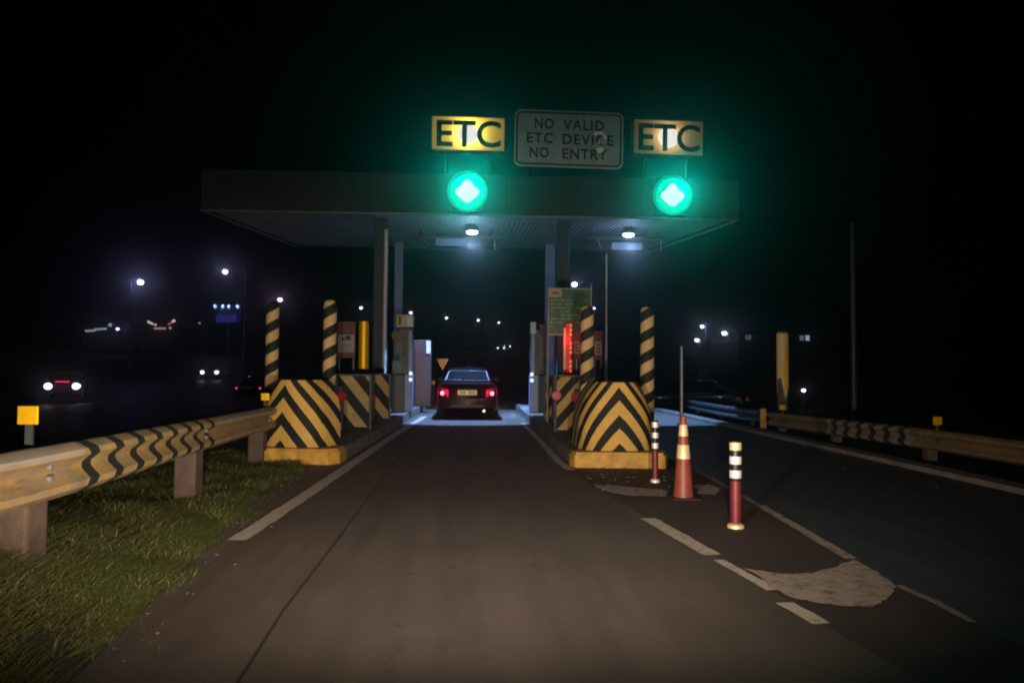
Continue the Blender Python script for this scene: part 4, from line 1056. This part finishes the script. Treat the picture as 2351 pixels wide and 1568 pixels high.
street_lamp(270, 755, 118, 'blue tinted lamp right of the lit white roof edge', .33, col=(.6, .6, 1.0), glow=300, gcol=(.1, .1, 1.0))
p = atY(1845, 896, 36); t = root('garden_lamp', (p.x, 36, -.5), 'low bluish white lamp right of the yellow wrapped pole', 'lamp')
link('stem', TB((0, 0, 0), (0, 0, p.z + .42), .05, n=10), M_dsteel, t); bm = bmesh.new(); ball(bm, (0, 0, p.z + .5), .10, .10, .075); link('lens', bm, emit('street_lens_86_100', (.86, .84, 1), 6), t, True)

# ------------------------------------------------------------------ distant buildings and billboard
M_wall = mat('night_wall', (.05, .05, .055), .8, var=.3, scale=.5)
def building(px0, px1, pyt, Y, dep, label):
    a = atY(px0, pyt, Y); b = atY(px1, pyt, Y); gz = h((a.x + b.x) / 2, Y) - .3
    t = root('roadside_building', ((a.x + b.x) / 2, Y, gz), label, 'building'); hw = (b.x - a.x) / 2
    link('wall', BX((-hw, .3, 0), (hw, dep, a.z - gz - .35), .02), M_wall, t)
    link('roof', BX((-hw - .4, -.1, a.z - gz - .35), (hw + .4, dep + .4, a.z - gz), .05), M_dsteel, t)
    return t
def lit(t, P, Y, m, name='light_strip', th=.12):
    """lit strips given as photo points at depth Y"""
    for (x0, y0, x1, y1) in P:
        a = atY(x0, y0, Y) - t.location; b = atY(x1, y1, Y) - t.location
        link(name, TB((a.x, a.y, a.z), (b.x, b.y, b.z), th, n=8), m, t)
M_strip = emit('cold_strip', (.42, .46, .55), .8); M_strw = emit('warm_strip', (.95, .75, .68), 1.0); M_stred = emit('red_strip', (.8, .12, .08), .8)
t = building(186, 262, 752, 120, 9, 'dark roadside building with a cold white light strip, far left')
lit(t, [(196, 760, 218, 759), (218, 756, 244, 755)], 119.7, M_strip, th=.16); lit(t, [(250, 746, 256, 746)], 119.7, M_strip, th=.25)
t = building(333, 406, 750, 120, 9, 'dark roadside building with two slanted lit strips and a lit band')
lit(t, [(339, 738, 351, 744), (355, 745, 358, 746)], 119.6, M_strw, th=.16); lit(t, [(386, 745, 396, 739)], 119.6, M_stred, th=.14); lit(t, [(396, 739, 401, 735)], 119.6, M_strw, th=.2)
lit(t, [(354, 754, 380, 754)], 119.6, emit('band_dim', (.60, .38, .36), .7), th=.16); lit(t, [(389, 753, 392, 753)], 119.6, emit('green_dot', (.35, .7, .25), .8), 'green_light', .2)
# billboard
a = atY(495, 700, 110); b = atY(552, 741, 110); gz = h(a.x, 110)
t = root('billboard', ((a.x + b.x) / 2, 110, gz), 'dim violet billboard lit by four lamps along its top', 'billboard'); hw = (b.x - a.x) / 2
m = mat('billboard_violet', (.12, .10, .42), .6, var=.6, scale=.8)
link('board', BX((-hw, 0, b.z - gz), (hw, .3, a.z - gz), .02), m, t); link('post', TB((0, .4, 0), (0, .4, b.z - gz + .5), .25, n=12), M_dsteel, t)
for k, s_ in enumerate((-.95, -.35, .12, .82)):
    bm = bmesh.new(); ball(bm, (s_ * hw, -.45, a.z - gz - .25), .20, .2, .30); link('lamp', bm, emit('board_lamp', (.38, .55, 1.0), 1.6), t, True)
    light('board_light', 'SPOT', (a.x + hw + s_ * hw, 109.3, a.z - .1), 260, (.35, .4, 1), t, target=(a.x + hw + s_ * hw, 110, b.z - .5), angle=R(70), blend=.7, size=.1)
# building with lit windows on the right
t = building(1700, 1900, 762, 95, 10, 'long dark building with a few lit windows behind the yellow wrapped pole')
for (x, y, wd, m_) in ((1716, 773, 2, .10), (1723, 773, 2, .12), (1843, 775, 4, .16), (1856, 775, 4, .5)):
    p = atY(x, y, 95.0) - t.location; q = .25 if wd == 4 else .15
    link('window', BX((p.x - q, .22, p.z - .38), (p.x + q, .30, p.z + .38)), emit('window_lit_%d' % int(m_ * 100), (.7, .8, 1.0), m_), t)
# low wall with a ledge lamp under the floodlights
a = atY(1630, 783, 60); props(link('ledge', BX((0, 0, -.08), (1.8, .6, .08), .03), mat('ledge_pale', (.3, .33, .34), .6), None, loc=a), 'pale roof ledge below the wide floodlight', 'ledge')
b = h(a.x, 60); props(link('kiosk', BX((-.1, .1, 0), (2.4, 2.4, a.z - b - .09), .03), M_wall, None, loc=(a.x, 60, b)), 'dark kiosk under the floodlights right of the roof', 'kiosk')

bm = bmesh.new(); prev = None
for k in range(24):
    y = 62 + k * 4; x = 6.0 + 7 * sm((y - 60) / 140); z = h(x, y)
    a = bm.verts.new((x, y, z)); b = bm.verts.new((x, y, z + .95)); c = bm.verts.new((x + .25, y, z + .95)); d = bm.verts.new((x + .3, y, z))
    if prev:
        for i in range(3): bm.faces.new((prev[i], (a, b, c, d)[i], (a, b, c, d)[i + 1], prev[i + 1]))
    prev = (a, b, c, d)
bmesh.ops.recalc_face_normals(bm, faces=bm.faces)
props(link('concrete_barrier', bm, mat('pale_barrier', (.45, .47, .48), .7)), 'long pale low barrier beside the road beyond the sedan', 'barrier')

bm = bmesh.new(); rs = random.Random(11)
def pebble(x, y, z, s):
    r = bmesh.ops.create_icosphere(bm, subdivisions=1, radius=s, matrix=Matrix.Translation((x, y, z + s * .3)) @ Matrix.Diagonal((1, rs.uniform(.6, 1.2), .55, 1)))
    for v in r['verts']: v.co += Vector((rs.uniform(-1, 1), rs.uniform(-1, 1), rs.uniform(-1, 1))) * s * .2
for k in range(60): pebble(rs.uniform(1.3, 2.9), rs.uniform(8.4, 10.3), .01, rs.choice((.006, .01, .014, .02)))
for k in range(120):
    y = rs.uniform(3, 11); pebble(edge_x(y) + abs(rs.gauss(0, .14)), y, 0, rs.choice((.005, .008, .012)))
for k in range(60): y = rs.uniform(4, 20); pebble(rs.uniform(5.2, 6.1), y, .01, rs.choice((.008, .012)))
props(link('gravel', bm, mat('grit', (.13, .11, .10), .9, var=.5)), 'scattered small stones and grit along the road edges', 'gravel', None, 'stuff')

# ------------------------------------------------------------------ haze
bm = bmesh.new(); box(bm, (-150, -14, -2.0), (110, 230, 24))
m = bpy.data.materials.new('night_haze'); m.use_nodes = True; N, L = nt(m); N.remove(N['Principled BSDF'])
pv = N.new('ShaderNodeVolumePrincipled'); pv.inputs['Color'].default_value = (.92, .95, .97, 1); pv.inputs['Density'].default_value = .0052; pv.inputs['Anisotropy'].default_value = .955
L.new(pv.outputs[0], N['Material Output'].inputs['Volume'])
link('haze', bm, m)['kind'] = 'stuff'
